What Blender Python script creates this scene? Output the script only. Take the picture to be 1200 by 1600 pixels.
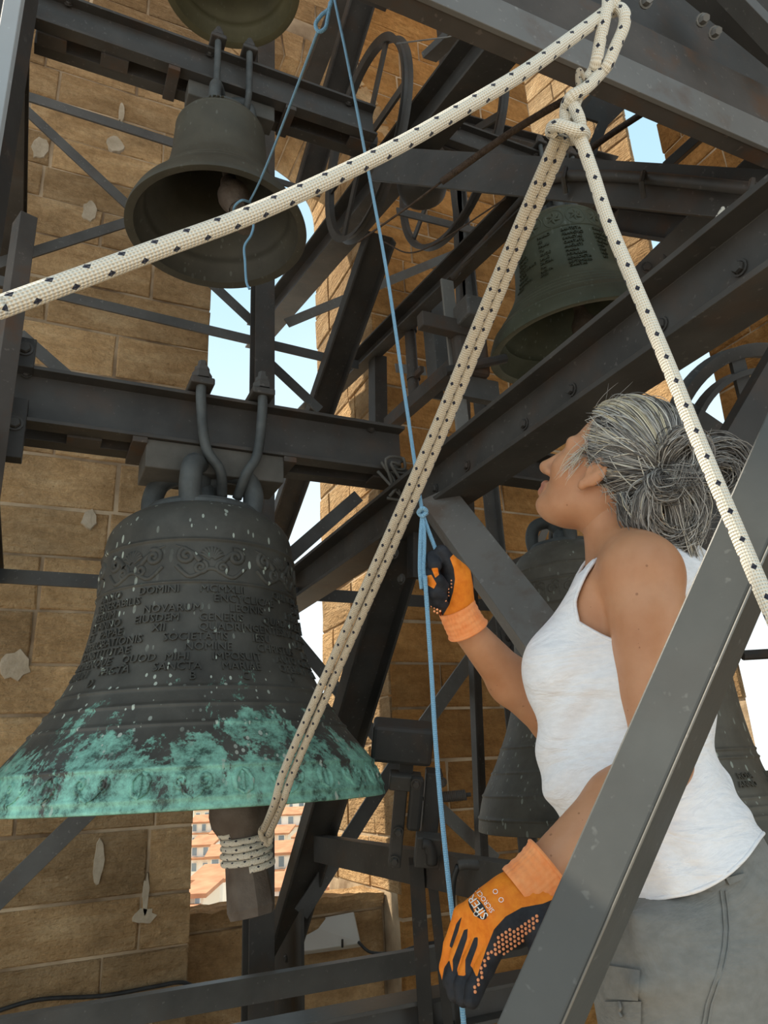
import bpy, bmesh, math, random
import numpy as np
from mathutils import Vector, Matrix
random.seed(7); np.random.seed(7)
for o in list(bpy.data.objects): bpy.data.objects.remove(o)
SC = bpy.context.scene
COL = SC.collection

# ------------------------------------------------------------------ camera
F = 1150.0                                    # focal length in pixels of the 1200x1600 frame
PITCH, ROLL, YAW = math.radians(19.5), math.radians(-3.0), math.radians(26)
UPW = np.array([0, 0, 1.0])
FH = np.array([math.sin(YAW), math.cos(YAW), 0]); RT = np.array([math.cos(YAW), -math.sin(YAW), 0])
FW = FH*math.cos(PITCH) + UPW*math.sin(PITCH); U0 = UPW*math.cos(PITCH) - FH*math.sin(PITCH)
CR = RT*math.cos(ROLL) + U0*math.sin(ROLL); CU = U0*math.cos(ROLL) - RT*math.sin(ROLL)
CP = np.array([0, 0, 1.6])
cam_d = bpy.data.cameras.new('camera'); cam = bpy.data.objects.new('camera', cam_d); COL.objects.link(cam)
m = Matrix(((CR[0], CU[0], -FW[0], CP[0]), (CR[1], CU[1], -FW[1], CP[1]), (CR[2], CU[2], -FW[2], CP[2]), (0, 0, 0, 1)))
cam.matrix_world = m
cam_d.sensor_fit = 'VERTICAL'; cam_d.sensor_height = 36.0; cam_d.lens = 36.0*F/1600.0
cam_d.clip_start = 0.02; cam_d.clip_end = 2000
SC.camera = cam
# ------------------------------------------------------------------ sky, sun, exposure
W = bpy.data.worlds.new('sky'); SC.world = W; W.use_nodes = True
wn = W.node_tree.nodes; wl = W.node_tree.links
tc = wn.new('ShaderNodeTexCoord'); sx = wn.new('ShaderNodeSeparateXYZ'); wl.new(tc.outputs['Generated'], sx.inputs[0])
rp = wn.new('ShaderNodeValToRGB'); wl.new(sx.outputs['Z'], rp.inputs[0])
els = rp.color_ramp.elements; els.new(.30); els.new(.62)
for e_, p_, c_ in zip(els, (0, .30, .62, 1), ((.97, 1.0, 1.0, 1), (.72, .86, .93, 1), (.44, .66, .80, 1), (.30, .50, .68, 1))): e_.position = p_; e_.color = c_
nz = wn.new('ShaderNodeTexNoise'); nz.inputs['Scale'].default_value = 2.2; nz.inputs['Detail'].default_value = 5
wl.new(tc.outputs['Generated'], nz.inputs['Vector'])
cr = wn.new('ShaderNodeValToRGB'); cr.color_ramp.elements[0].position = 0.48; cr.color_ramp.elements[1].position = 0.75
cr.color_ramp.elements[1].color = (0.55, 0.55, 0.55, 1)
wl.new(nz.outputs['Fac'], cr.inputs[0])
mx = wn.new('ShaderNodeMix'); mx.data_type = 'RGBA'; wl.new(cr.outputs[0], mx.inputs['Factor'])
wl.new(rp.outputs[0], mx.inputs['A']); mx.inputs['B'].default_value = (0.70, 0.80, 0.86, 1)
bg = wn['Background']; wl.new(mx.outputs['Result'], bg.inputs['Color']); bg.inputs['Strength'].default_value = 1.0
SUN_DIR = Vector((-0.50, 0.42, 0.76)).normalized()      # towards the sun
sd = bpy.data.lights.new('sun', 'SUN'); sd.energy = 5.5; sd.angle = math.radians(0.6); sd.color = (1, 0.9, 0.74)
so = bpy.data.objects.new('sun', sd); COL.objects.link(so); so.rotation_euler = (-SUN_DIR).to_track_quat('-Z', 'Y').to_euler()
so.location = (-6, 8, 12)
SC.view_settings.view_transform = 'Standard'; SC.view_settings.look = 'None'
SC.view_settings.gamma = 1; SC.view_settings.use_curve_mapping = False
SC.view_settings.exposure = 0.45

# ------------------------------------------------------------------ helpers
V = lambda *a: np.array(a, float)
def ray(x, y): return FW + CR*(x-600)/F - CU*(y-800)/F
def at(x, y, d): return CP + ray(x, y)*d                      # photo pixel + depth in metres -> place
def onp(x, y, ax, v):
    r = ray(x, y); return CP + r*(v-CP[ax])/r[ax]
def onx(x, y, v): return onp(x, y, 0, v)
def ony(x, y, v): return onp(x, y, 1, v)
def onz(x, y, v): return onp(x, y, 2, v)
def proj(p):
    q = np.asarray(p, float)-CP; d = q@FW
    return 600+F*(q@CR)/d, 800-F*(q@CU)/d, d
def unit(v): v = np.asarray(v, float); return v/np.linalg.norm(v)

class MB:                                                     # mesh builder: everything added becomes ONE mesh
    def __init__(s): s.v = []; s.f = []; s.uv = {}
    def add(s, vs, fs):
        b = len(s.v); s.v += [tuple(p) for p in vs]; s.f += [tuple(b+i for i in f) for f in fs]; return s
    def box(s, c, size, ax=None):
        ax = ax if ax is not None else np.eye(3); c = np.asarray(c, float); h = np.asarray(size, float)/2
        vs = [c + sum(ax[k]*h[k]*sg[k] for k in range(3)) for sg in
              [(-1,-1,-1),(1,-1,-1),(1,1,-1),(-1,1,-1),(-1,-1,1),(1,-1,1),(1,1,1),(-1,1,1)]]
        return s.add(vs, [(0,3,2,1),(4,5,6,7),(0,1,5,4),(1,2,6,5),(2,3,7,6),(3,0,4,7)])
    def prism(s, poly, p1, p2, up):                           # extrude a 2-D outline (side, up) from p1 to p2
        p1 = np.asarray(p1, float); p2 = np.asarray(p2, float); d = unit(p2-p1)
        e1 = np.cross(d, up); e1 = unit(e1); e2 = np.cross(e1, d)
        n = len(poly); vs = [p1+e1*a+e2*b for a, b in poly]+[p2+e1*a+e2*b for a, b in poly]
        fs = [(i, (i+1) % n, n+(i+1) % n, n+i) for i in range(n)]+[tuple(range(n-1, -1, -1)), tuple(range(n, 2*n))]
        return s.add(vs, fs)
    def tube(s, pts, r, seg=10, cap=True, flat=1.0, fdir=None):
        pts = [np.asarray(p, float) for p in pts]; n = len(pts)
        rs = r if hasattr(r, '__len__') else [r]*n
        t = [unit(pts[min(i+1, n-1)]-pts[max(i-1, 0)]) for i in range(n)]
        a = fdir if fdir is not None else (V(0, 0, 1) if abs(t[0][2]) < .9 else V(1, 0, 0))
        e = unit(np.cross(t[0], a)); vs = []
        for i in range(n):
            e = unit(e - t[i]*(e@t[i])); g = np.cross(t[i], e)
            for k in range(seg):
                th = 2*math.pi*k/seg; vs.append(pts[i]+(e*math.cos(th)+g*math.sin(th)*flat)*rs[i])
        fs = [(i*seg+k, i*seg+(k+1) % seg, (i+1)*seg+(k+1) % seg, (i+1)*seg+k) for i in range(n-1) for k in range(seg)]
        if cap: fs += [tuple(range(seg-1, -1, -1)), tuple((n-1)*seg+k for k in range(seg))]
        return s.add(vs, fs)
    def lathe(s, prof, o=(0,0,0), seg=64, ax=None, closed=False):   # prof: (radius, height)
        o = np.asarray(o, float); ax = ax if ax is not None else np.eye(3); vs = []; n = len(prof)
        for r, h in prof:
            for k in range(seg):
                th = 2*math.pi*k/seg; vs.append(o+ax[0]*r*math.cos(th)+ax[1]*r*math.sin(th)+ax[2]*h)
        m_ = n if closed else n-1
        fs = [(i*seg+k, i*seg+(k+1) % seg, ((i+1) % n)*seg+(k+1) % seg, ((i+1) % n)*seg+k) for i in range(m_) for k in range(seg)]
        return s.add(vs, fs)
    def ball(s, c, r, seg=10, ax=None):
        n = max(4, seg//2); c = np.asarray(c, float); r = np.asarray(r, float)*np.ones(3)
        ax = ax if ax is not None else np.eye(3); vs = []
        for i in range(n+1):
            ph = -math.pi/2+math.pi*i/n
            for k in range(seg):
                th = 2*math.pi*k/seg
                q = V(math.cos(ph)*math.cos(th), math.cos(ph)*math.sin(th), math.sin(ph))*r
                vs.append(c+ax[0]*q[0]+ax[1]*q[1]+ax[2]*q[2])
        fs = [(i*seg+k, i*seg+(k+1) % seg, (i+1)*seg+(k+1) % seg, (i+1)*seg+k) for i in range(n) for k in range(seg)]
        return s.add(vs, fs)
    def build(s, name, mat, parent=None, smooth=False, bevel=0, fix=True, sharp=None):
        me = bpy.data.meshes.new(name); me.from_pydata(s.v, [], s.f)
        if fix:
            bm = bmesh.new(); bm.from_mesh(me); bmesh.ops.recalc_face_normals(bm, faces=bm.faces); bm.to_mesh(me); bm.free()
        o = bpy.data.objects.new(name, me); COL.objects.link(o)
        if mat: me.materials.append(mat)
        if smooth:
            me.polygons.foreach_set('use_smooth', [True]*len(me.polygons))
            if sharp: me.set_sharp_from_angle(angle=math.radians(sharp))
        if bevel:
            b = o.modifiers.new('bevel', 'BEVEL'); b.width = bevel; b.segments = 2; b.limit_method = 'ANGLE'
        if parent: setpar(o, parent)
        return o
def setpar(o, p):
    # parents carry only a location, so keep world places by subtracting it
    q = p; off = Vector((0, 0, 0))
    while q is not None: off += q.location; q = q.parent
    o.parent = p; o.location = o.location - off
def npmesh(name, vs, fs, mat, parent=None, smooth=True):
    me = bpy.data.meshes.new(name); me.from_pydata([tuple(v) for v in vs], [], [tuple(int(i) for i in f) for f in fs]); me.update()
    if smooth: me.polygons.foreach_set('use_smooth', [True]*len(me.polygons))
    me.materials.append(mat); o = bpy.data.objects.new(name, me); COL.objects.link(o)
    if parent: setpar(o, parent)
    return o
def tag(o, label, cat=None, group=None, kind=None):
    if label: o['label'] = label
    if cat: o['category'] = cat
    if group: o['group'] = group
    if kind: o['kind'] = kind
    return o
def thing(name, loc, label, cat, group=None):
    o = bpy.data.objects.new(name, None); COL.objects.link(o); o.location = Vector([float(a) for a in loc]); o.empty_display_size = .1
    return tag(o, label, cat, group)
def struct(o): o['kind'] = 'structure'; return o
def spline(pts, n=12):                                        # Catmull-Rom through points
    P = [np.asarray(p, float) for p in pts]; P = [2*P[0]-P[1]]+P+[2*P[-1]-P[-2]]; out = []
    for i in range(1, len(P)-2):
        for k in range(n):
            t = k/n; a, b, c, d = P[i-1:i+3]
            out.append(.5*((2*b)+(-a+c)*t+(2*a-5*b+4*c-d)*t*t+(-a+3*b-3*c+d)*t**3))
    out.append(P[-2]); return out

# ------------------------------------------------------------------ materials
def mat(name, c1, c2=None, scale=8, rough=.6, metal=0, bump=0, bscale=None, detail=6, coord='Object', spec=.4, sub=0):
    m = bpy.data.materials.new(name); m.use_nodes = True; N = m.node_tree.nodes; L = m.node_tree.links
    b = N['Principled BSDF']; b.inputs['Roughness'].default_value = rough; b.inputs['Metallic'].default_value = metal
    b.inputs['Specular IOR Level'].default_value = spec
    t = N.new('ShaderNodeTexCoord')
    n = N.new('ShaderNodeTexNoise'); n.inputs['Scale'].default_value = scale; n.inputs['Detail'].default_value = detail
    L.new(t.outputs[coord], n.inputs['Vector'])
    r = N.new('ShaderNodeValToRGB'); r.color_ramp.elements[0].position = .3; r.color_ramp.elements[1].position = .7
    r.color_ramp.elements[0].color = (*c1, 1); r.color_ramp.elements[1].color = (*(c2 or c1), 1)
    L.new(n.outputs['Fac'], r.inputs[0]); L.new(r.outputs[0], b.inputs['Base Color'])
    if bump:
        n2 = N.new('ShaderNodeTexNoise'); n2.inputs['Scale'].default_value = bscale or scale*6; n2.inputs['Detail'].default_value = 4
        L.new(t.outputs[coord], n2.inputs['Vector'])
        bp = N.new('ShaderNodeBump'); bp.inputs['Strength'].default_value = bump; bp.inputs['Distance'].default_value = .01
        L.new(n2.outputs['Fac'], bp.inputs['Height']); L.new(bp.outputs[0], b.inputs['Normal'])
    if sub:
        b.inputs['Subsurface Weight'].default_value = sub; b.inputs['Subsurface Radius'].default_value = (.02, .008, .004)
        b.inputs['Subsurface Scale'].default_value = .5
    return m
def nodes(m): return m.node_tree.nodes, m.node_tree.links, m.node_tree.nodes['Principled BSDF']
def ramp(N, pts):
    r = N.new('ShaderNodeValToRGB'); e = r.color_ramp.elements
    while len(e) < len(pts): e.new(0.5)
    for i, (p, c) in enumerate(pts): e[i].position = p; e[i].color = (*c, 1) if len(c) == 3 else c
    return r
def noise(N, L, vec, scale, detail=5, rough=.55, dist=0):
    n = N.new('ShaderNodeTexNoise'); n.inputs['Scale'].default_value = scale; n.inputs['Detail'].default_value = detail
    n.inputs['Roughness'].default_value = rough; n.inputs['Distortion'].default_value = dist; L.new(vec, n.inputs['Vector']); return n.outputs['Fac']
def mixc(N, L, fac, a, b, mode='MIX'):
    x = N.new('ShaderNodeMix'); x.data_type = 'RGBA'; x.blend_type = mode
    for s_, v in (('Factor', fac), ('A', a), ('B', b)):
        if hasattr(v, 'links'): L.new(v, x.inputs[s_])
        elif s_ == 'Factor': x.inputs[s_].default_value = v
        else: x.inputs[s_].default_value = (*v, 1)
    return x.outputs['Result']
def mth(N, L, op, a, b=None, c=None, clamp=False):
    x = N.new('ShaderNodeMath'); x.operation = op; x.use_clamp = clamp
    for i, v in enumerate((a, b, c)):
        if v is None: continue
        if hasattr(v, 'links'): L.new(v, x.inputs[i])
        else: x.inputs[i].default_value = v
    return x.outputs[0]

def steel_mat(name, base, dust, rust=0.0, rough=.55):
    m = bpy.data.materials.new(name); m.use_nodes = True; N, L, b = nodes(m)
    t = N.new('ShaderNodeTexCoord'); g = N.new('ShaderNodeNewGeometry'); P = g.outputs['Position']
    big = noise(N, L, P, 5, 6); fine = noise(N, L, P, 45, 4)
    r = ramp(N, [(.3, base), (.72, tuple(.5*a+.5*d for a, d in zip(base, dust)))]); L.new(big, r.inputs[0])
    c = r.outputs[0]
    # pale dust settles on faces that look up
    nx = N.new('ShaderNodeSeparateXYZ'); L.new(g.outputs['Normal'], nx.inputs[0])
    up = mth(N, L, 'MULTIPLY', mth(N, L, 'SUBTRACT', nx.outputs['Z'], .35, clamp=True), 1.3, clamp=True)
    c = mixc(N, L, up, c, dust)
    sp = ramp(N, [(.66, (0, 0, 0)), (.72, (1, 1, 1))]); L.new(noise(N, L, P, 60, 2), sp.inputs[0])
    c = mixc(N, L, mth(N, L, 'MULTIPLY', sp.outputs[0], .35), c, tuple(min(1, d*1.6) for d in dust))
    if rust:
        rr = ramp(N, [(.52, (0, 0, 0)), (.68, (1, 1, 1))]); L.new(noise(N, L, P, 9, 8), rr.inputs[0])
        c = mixc(N, L, mth(N, L, 'MULTIPLY', rr.outputs[0], rust), c, (.09, .045, .022))
    L.new(c, b.inputs['Base Color']); b.inputs['Roughness'].default_value = rough; b.inputs['Specular IOR Level'].default_value = .35
    bp = N.new('ShaderNodeBump'); bp.inputs['Strength'].default_value = .12; bp.inputs['Distance'].default_value = .004
    L.new(fine, bp.inputs['Height']); L.new(bp.outputs[0], b.inputs['Normal'])
    return m
M = {}
M['steel'] = steel_mat('painted_steel', (.034, .031, .0275), (.11, .101, .090), .25)
M['steel_rust'] = steel_mat('rusty_steel', (.045, .038, .032), (.12, .10, .085), .75, .7)
M['steel_grey'] = steel_mat('grey_steel', (.074, .069, .062), (.155, .147, .135), .1, .45)
M['steel_flat'] = steel_mat('grey_flat_bar', (.066, .064, .060), (.17, .165, .155), .12)
M['steel_pale'] = steel_mat('pale_worn_steel', (.17, .165, .15), (.24, .23, .21), .25, .5)
M['steel_near'] = steel_mat('near_grey_steel', (.060, .062, .058), (.115, .117, .11), .06, .42)
M['steel_t1'] = steel_mat('pale_grey_steel', (.115, .108, .098), (.19, .18, .165), .5, .5)
M['steel_light'] = steel_mat('light_grey_paint', (.30, .31, .31), (.38, .39, .39), .05, .5)
M['iron'] = steel_mat('dark_iron', (.024, .0225, .0205), (.070, .064, .058), .3, .6)

def stone_mat(name, tint=(1, 1, 1), patch=.5):
    m = bpy.data.materials.new(name); m.use_nodes = True; N, L, b = nodes(m)
    g = N.new('ShaderNodeNewGeometry'); P = g.outputs['Position']; oi = N.new('ShaderNodeObjectInfo')
    mp = N.new('ShaderNodeMapping'); mp.inputs['Scale'].default_value = (1, 1, 3.5); L.new(P, mp.inputs[0])
    band = noise(N, L, mp.outputs[0], 3.2, 8, .6, .4)
    T = lambda c: tuple(a*b_ for a, b_ in zip(c, tint))
    r = ramp(N, [(.25, T((.40, .255, .125))), (.5, T((.54, .36, .190))), (.75, T((.66, .48, .28)))]); L.new(band, r.inputs[0])
    r2 = ramp(N, [(0, (.70, .69, .68)), (1, (1.16, 1.12, 1.06))]); L.new(oi.outputs['Random'], r2.inputs[0])
    c = mixc(N, L, 1, r.outputs[0], r2.outputs[0], 'MULTIPLY')
    st = ramp(N, [(.50, (0, 0, 0)), (.72, (1, 1, 1))]); L.new(noise(N, L, P, 2.1, 9, .65), st.inputs[0])
    c = mixc(N, L, mth(N, L, 'MULTIPLY', st.outputs[0], patch), c, T((.20, .145, .085)))
    lt = ramp(N, [(.62, (0, 0, 0)), (.70, (1, 1, 1))]); L.new(noise(N, L, P, 6, 8, .7), lt.inputs[0])
    c = mixc(N, L, mth(N, L, 'MULTIPLY', lt.outputs[0], .45), c, T((.56, .43, .28)))
    sp = ramp(N, [(.30, (1, 1, 1)), (.36, (0, 0, 0))]); L.new(noise(N, L, P, 38, 4, .7), sp.inputs[0])
    c = mixc(N, L, mth(N, L, 'MULTIPLY', sp.outputs[0], .5), c, T((.12, .075, .04)))
    gr = ramp(N, [(.3, (.74, .72, .70)), (.7, (1.18, 1.18, 1.18))]); L.new(noise(N, L, P, 24, 8, .75), gr.inputs[0]); c = mixc(N, L, 1, c, gr.outputs[0], 'MULTIPLY')
    gs = ramp(N, [(.35, (.70, .68, .66)), (.65, (1.12, 1.12, 1.12))]); L.new(noise(N, L, P, 1.1, 4, .6), gs.inputs[0]); c = mixc(N, L, 1, c, gs.outputs[0], 'MULTIPLY')
    L.new(c, b.inputs['Base Color']); b.inputs['Roughness'].default_value = .95; b.inputs['Specular IOR Level'].default_value = .1
    h = mth(N, L, 'ADD', mth(N, L, 'MULTIPLY', noise(N, L, P, 55, 6, .65), .6), noise(N, L, mp.outputs[0], 14, 6))
    bp = N.new('ShaderNodeBump'); bp.inputs['Strength'].default_value = .9; bp.inputs['Distance'].default_value = .035
    L.new(h, bp.inputs['Height']); L.new(bp.outputs[0], b.inputs['Normal'])
    return m
M['stone'] = stone_mat('sandstone')
M['stone_ochre'] = stone_mat('ochre_sandstone', (.95, .74, .48), .6)
M['mortar'] = mat('lime_mortar', (.15, .095, .055), (.66, .51, .34), 3.2, .95, 0, .6, 30, spec=.1)
M['mortar_patch'] = mat('grey_cement', (.36, .29, .20), (.52, .43, .32), 14, .95, 0, .6, 50, spec=.1)

def bell_mat(name, dark, mid, verd, zlo, zhi, amount, specks=.6, inner=(.035, .03, .018)):
    # patina follows the height on the bell itself (object space)
    m = bpy.data.materials.new(name); m.use_nodes = True; N, L, b = nodes(m)
    t = N.new('ShaderNodeTexCoord'); O = t.outputs['Object']; s = N.new('ShaderNodeSeparateXYZ'); L.new(O, s.inputs[0])
    r = ramp(N, [(.3, dark), (.7, mid)]); L.new(noise(N, L, O, 7, 8, .6), r.inputs[0]); c = r.outputs[0]
    if amount:
        zf = N.new('ShaderNodeMapRange'); zf.inputs['From Min'].default_value = zhi; zf.inputs['From Max'].default_value = zlo; L.new(s.outputs['Z'], zf.inputs['Value'])
        mp0 = N.new('ShaderNodeMapping'); mp0.inputs['Scale'].default_value = (1, 1, .7); L.new(O, mp0.inputs[0])
        n1 = noise(N, L, mp0.outputs[0], 8.5, 12, .74, .25)
        k = mth(N, L, 'ADD', n1, mth(N, L, 'MULTIPLY', mth(N, L, 'SUBTRACT', zf.outputs[0], .68), .30))
        # kept dark where the noise patch on the rim's left has been worn bare
        vr = ramp(N, [(.478, (0, 0, 0)), (.50, (.7, .7, .7)), (.56, (1, 1, 1))]); L.new(k, vr.inputs[0])
        vc = ramp(N, [(.38, tuple(.22*a for a in verd)), (.48, verd), (.64, tuple(min(1, 1.65*a) for a in verd))]); L.new(noise(N, L, O, 19, 9, .78), vc.inputs[0])
        c = mixc(N, L, mth(N, L, 'MULTIPLY', vr.outputs[0], amount), c, vc.outputs[0])
    # pale bird droppings and drips
    mp = N.new('ShaderNodeMapping'); mp.inputs['Scale'].default_value = (1, 1, .38); L.new(O, mp.inputs[0])
    vo = N.new('ShaderNodeTexVoronoi'); vo.inputs['Scale'].default_value = 60; vo.inputs['Randomness'].default_value = 1; L.new(mp.outputs[0], vo.inputs['Vector'])
    msk = ramp(N, [(.42, (0, 0, 0)), (.56, (1, 1, 1))]); L.new(noise(N, L, O, 5, 5), msk.inputs[0])
    cl = N.new('ShaderNodeSeparateColor'); L.new(vo.outputs['Color'], cl.inputs[0])
    rad = mth(N, L, 'MULTIPLY', mth(N, L, 'SUBTRACT', cl.outputs[0], .35, clamp=True), .5)
    spk = mth(N, L, 'LESS_THAN', vo.outputs['Distance'], rad)
    spk = mth(N, L, 'MULTIPLY', mth(N, L, 'MULTIPLY', spk, mth(N, L, 'ADD', mth(N, L, 'MULTIPLY', msk.outputs[0], .9), .06)), specks, clamp=True)
    c = mixc(N, L, spk, c, (.50, .56, .48))
    L.new(c, b.inputs['Base Color']); b.inputs['Roughness'].default_value = .62; b.inputs['Metallic'].default_value = .15
    bp = N.new('ShaderNodeBump'); bp.inputs['Strength'].default_value = .2; bp.inputs['Distance'].default_value = .004
    L.new(noise(N, L, O, 70, 6, .7), bp.inputs['Height']); L.new(bp.outputs[0], b.inputs['Normal'])
    return m
VERD = (.20, .43, .335)
M['bell_big'] = bell_mat('green_patina_bronze', (.042, .041, .035), (.095, .092, .078), VERD, .0, .42, .95, .9)
M['bell_small'] = bell_mat('brown_bronze', (.055, .050, .036), (.085, .078, .056), VERD, 0, .1, 0, .12)
M['bell_olive'] = bell_mat('olive_bronze', (.055, .062, .038), (.095, .102, .066), VERD, 0, .1, 0, .15)
M['bell_grey'] = bell_mat('grey_bronze', (.070, .062, .048), (.15, .138, .11), VERD, 0, .1, 0, .5)
M['bell_top'] = bell_mat('ochre_bronze', (.075, .065, .030), (.12, .105, .05), VERD, 0, .1, 0, .05)
M['crown'] = mat('grey_bronze_crown', (.05, .055, .055), (.10, .105, .10), 14, .6, .1, .25, 60)
M['clapper'] = mat('rusty_clapper', (.09, .065, .048), (.16, .13, .105), 16, .75, .2, .4, 60)
M['wood'] = mat('grey_oak_block', (.07, .065, .055), (.12, .11, .095), 9, .8, 0, .3, 40)

def rope_mat(name, base, dark, fleck, rows=4, period=.62, strands=9, tone=None):
    m = bpy.data.materials.new(name); m.use_nodes = True; N, L, b = nodes(m)
    uv = N.new('ShaderNodeUVMap'); s = N.new('ShaderNodeSeparateXYZ'); L.new(uv.outputs[0], s.inputs[0]); u, v = s.outputs[0], s.outputs[1]
    A = mth(N, L, 'SINE', mth(N, L, 'MULTIPLY', mth(N, L, 'ADD', u, mth(N, L, 'MULTIPLY', v, .8)), 2*math.pi*strands))
    B = mth(N, L, 'SINE', mth(N, L, 'MULTIPLY', mth(N, L, 'SUBTRACT', u, mth(N, L, 'MULTIPLY', v, .8)), 2*math.pi*strands))
    h = mth(N, L, 'MULTIPLY', A, B); hh = mth(N, L, 'MULTIPLY_ADD', h, .5, .5)
    r = ramp(N, [(.0, dark), (.45, base)]); L.new(hh, r.inputs[0]); c = r.outputs[0]
    if tone:
        g = N.new('ShaderNodeNewGeometry')
        tr = ramp(N, [(.42, (0, 0, 0)), (.65, (1, 1, 1))]); L.new(noise(N, L, g.outputs['Position'], 7, 4), tr.inputs[0])
        c = mixc(N, L, mth(N, L, 'MULTIPLY', tr.outputs[0], .6), c, tone)
    if fleck:
        ur = mth(N, L, 'MULTIPLY', u, float(rows)); row = mth(N, L, 'FLOOR', ur)
        du = mth(N, L, 'DIVIDE', mth(N, L, 'ABSOLUTE', mth(N, L, 'SUBTRACT', mth(N, L, 'FRACT', ur), .5)), float(rows))
        vp = mth(N, L, 'ADD', mth(N, L, 'DIVIDE', v, period), mth(N, L, 'MULTIPLY', row, .5))
        dv = mth(N, L, 'MULTIPLY', mth(N, L, 'ABSOLUTE', mth(N, L, 'SUBTRACT', mth(N, L, 'FRACT', vp), .5)), period)
        fk = mth(N, L, 'LESS_THAN', mth(N, L, 'ADD', du, mth(N, L, 'MULTIPLY', dv, .8)), .062)
        c = mixc(N, L, fk, c, fleck)
    L.new(c, b.inputs['Base Color']); b.inputs['Roughness'].default_value = .75; b.inputs['Specular IOR Level'].default_value = .3
    b.inputs['Sheen Weight'].default_value = .2
    bp = N.new('ShaderNodeBump'); bp.inputs['Strength'].default_value = .8; bp.inputs['Distance'].default_value = .0025
    L.new(hh, bp.inputs['Height']); L.new(bp.outputs[0], b.inputs['Normal'])
    return m
M['rope'] = rope_mat('white_braided_rope', (.86, .80, .67), (.52, .43, .30), (.012, .014, .03))
M['rope_old'] = rope_mat('grey_braided_rope', (.66, .57, .43), (.38, .30, .20), (.012, .014, .03))
M['rope_blue'] = rope_mat('blue_cord', (.25, .50, .70), (.10, .24, .40), None, strands=5)
M['cable'] = mat('black_cable', (.012, .012, .012), (.03, .03, .03), 20, .5)
M['wire_rope'] = mat('brown_wire_rope', (.05, .032, .022), (.09, .06, .04), 60, .8, 0, .6, 200)
def rope(name, pts, r, mt, parent=None, seg=16, n=10, raw=False):
    P = pts if raw else spline(pts, n); mb = MB(); mb.tube(P, r, seg, cap=True)
    o = mb.build(name, mt, parent, smooth=True, fix=False); me = o.data
    uvl = me.uv_layers.new(name='UVMap'); acc = [0]
    for i in range(1, len(P)): acc.append(acc[-1]+np.linalg.norm(np.asarray(P[i])-np.asarray(P[i-1])))
    rr = r if not hasattr(r, '__len__') else r[0]; C_ = 2*math.pi*rr
    for p in me.polygons:
        ks = [me.loops[l].vertex_index for l in p.loop_indices]
        wrap = max(k % seg for k in ks)-min(k % seg for k in ks) > seg/2
        for l, k in zip(p.loop_indices, ks):
            uu = (k % seg)/seg
            if wrap and k % seg == 0: uu = 1.0
            uvl.data[l].uv = (uu, acc[min(k//seg, len(acc)-1)]/C_)
    return o
# ================================================================== the tower: walls of ashlar
def block_mesh(seed):
    rnd = random.Random(seed); j = lambda a: rnd.uniform(-a, a)
    q = [(-.5, -.5), (j(.2), -.5), (.5, -.5), (.5, j(.15)), (.5, .5), (j(.2), .5), (-.5, .5), (-.5, j(.15))]
    q = [(x*(1-abs(j(.022))), y*(1-abs(j(.05)))) for x, y in q]; n = 8
    v = [(x, y, -1) for x, y in q]+[(x, y, -.12+j(.06)) for x, y in q]+[(x*.978+j(.004), y*.945+j(.01), j(.07)) for x, y in q]+[(j(.15), j(.15), .05+j(.12))]
    f = [(i, (i+1) % n, n+(i+1) % n, n+i) for i in range(n)]+[(n+i, n+(i+1) % n, 2*n+(i+1) % n, 2*n+i) for i in range(n)]+[(2*n+i, 2*n+(i+1) % n, 3*n) for i in range(n)]
    me = bpy.data.meshes.new('stone_block'); me.from_pydata(v, [], f); return me
BLK = {k: [block_mesh(s) for s in range(16)] for k in ('stone', 'stone_ochre')}
for k in BLK:
    for me in BLK[k]: me.materials.append(M[k])
def lay_blocks(parent, org, u, nrm, u0, u1, z0, z1, mt='stone', seed=1, skip=None, cmin=.225, cmax=.305, lmin=.40, lmax=.88, depth=.05, name='stone_block'):
    rnd = random.Random(seed); u = np.asarray(u, float); nrm = np.asarray(nrm, float); org = np.asarray(org, float); z = z0; n = 0
    while z < z1-.06:
        h = min(rnd.uniform(cmin, cmax), z1-z); x = u0 - (rnd.random()*lmax*.5 if seed % 2 else 0)
        x = u0; first = True
        while x < u1-.02:
            w = rnd.uniform(lmin, lmax)*(rnd.uniform(.45, 1) if first else 1); first = False
            if u1-x-w < .16: w = u1-x
            c = org+u*(x+w/2)+V(0, 0, z+h/2)
            if not (skip and skip(x+w/2, z+h/2)):
                o = bpy.data.objects.new(name, rnd.choice(BLK[mt])); COL.objects.link(o); o.parent = parent
                g = rnd.uniform(.004, .014)
                pr = rnd.uniform(-.004, .008); sgn = 1
                ww, hh = max(.05, w-g), max(.05, h-g)
                A = u*ww; B = V(0, 0, hh); Cn = nrm*depth; c = c+nrm*pr
                if np.cross(u, V(0, 0, 1))@nrm < 0: A = -A
                o.matrix_world = Matrix(((A[0], B[0], Cn[0], c[0]), (A[1], B[1], Cn[1], c[1]), (A[2], B[2], Cn[2], c[2]), (0, 0, 0, 1))); n += 1
            x += w
        z += h
    return n
YW, TH, ZT = 4.0, 1.1, 7.9                 # inner face of the far wall, its thickness, its top
XA, XB, XC = .81, 1.93, 3.66               # window jambs; corner beside the second opening
ZS, ZA = .97, 6.30                         # sill and springing of the arch
JR = .009                                  # joints recessed
def slab(name, x0, x1, y0, y1, z0, z1, mt): return struct(MB().box(((x0+x1)/2, (y0+y1)/2, (z0+z1)/2), (x1-x0, y1-y0, z1-z0)).build(name, mt))
wl_ = slab('wall_left', -3.2, XA-JR, YW+JR, YW+TH, -.2, ZT, M['mortar'])
lay_blocks(wl_, (0, YW, 0), (1, 0, 0), (0, -1, 0), -1.35, XA, -.15, ZT, 'stone', 3)
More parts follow.
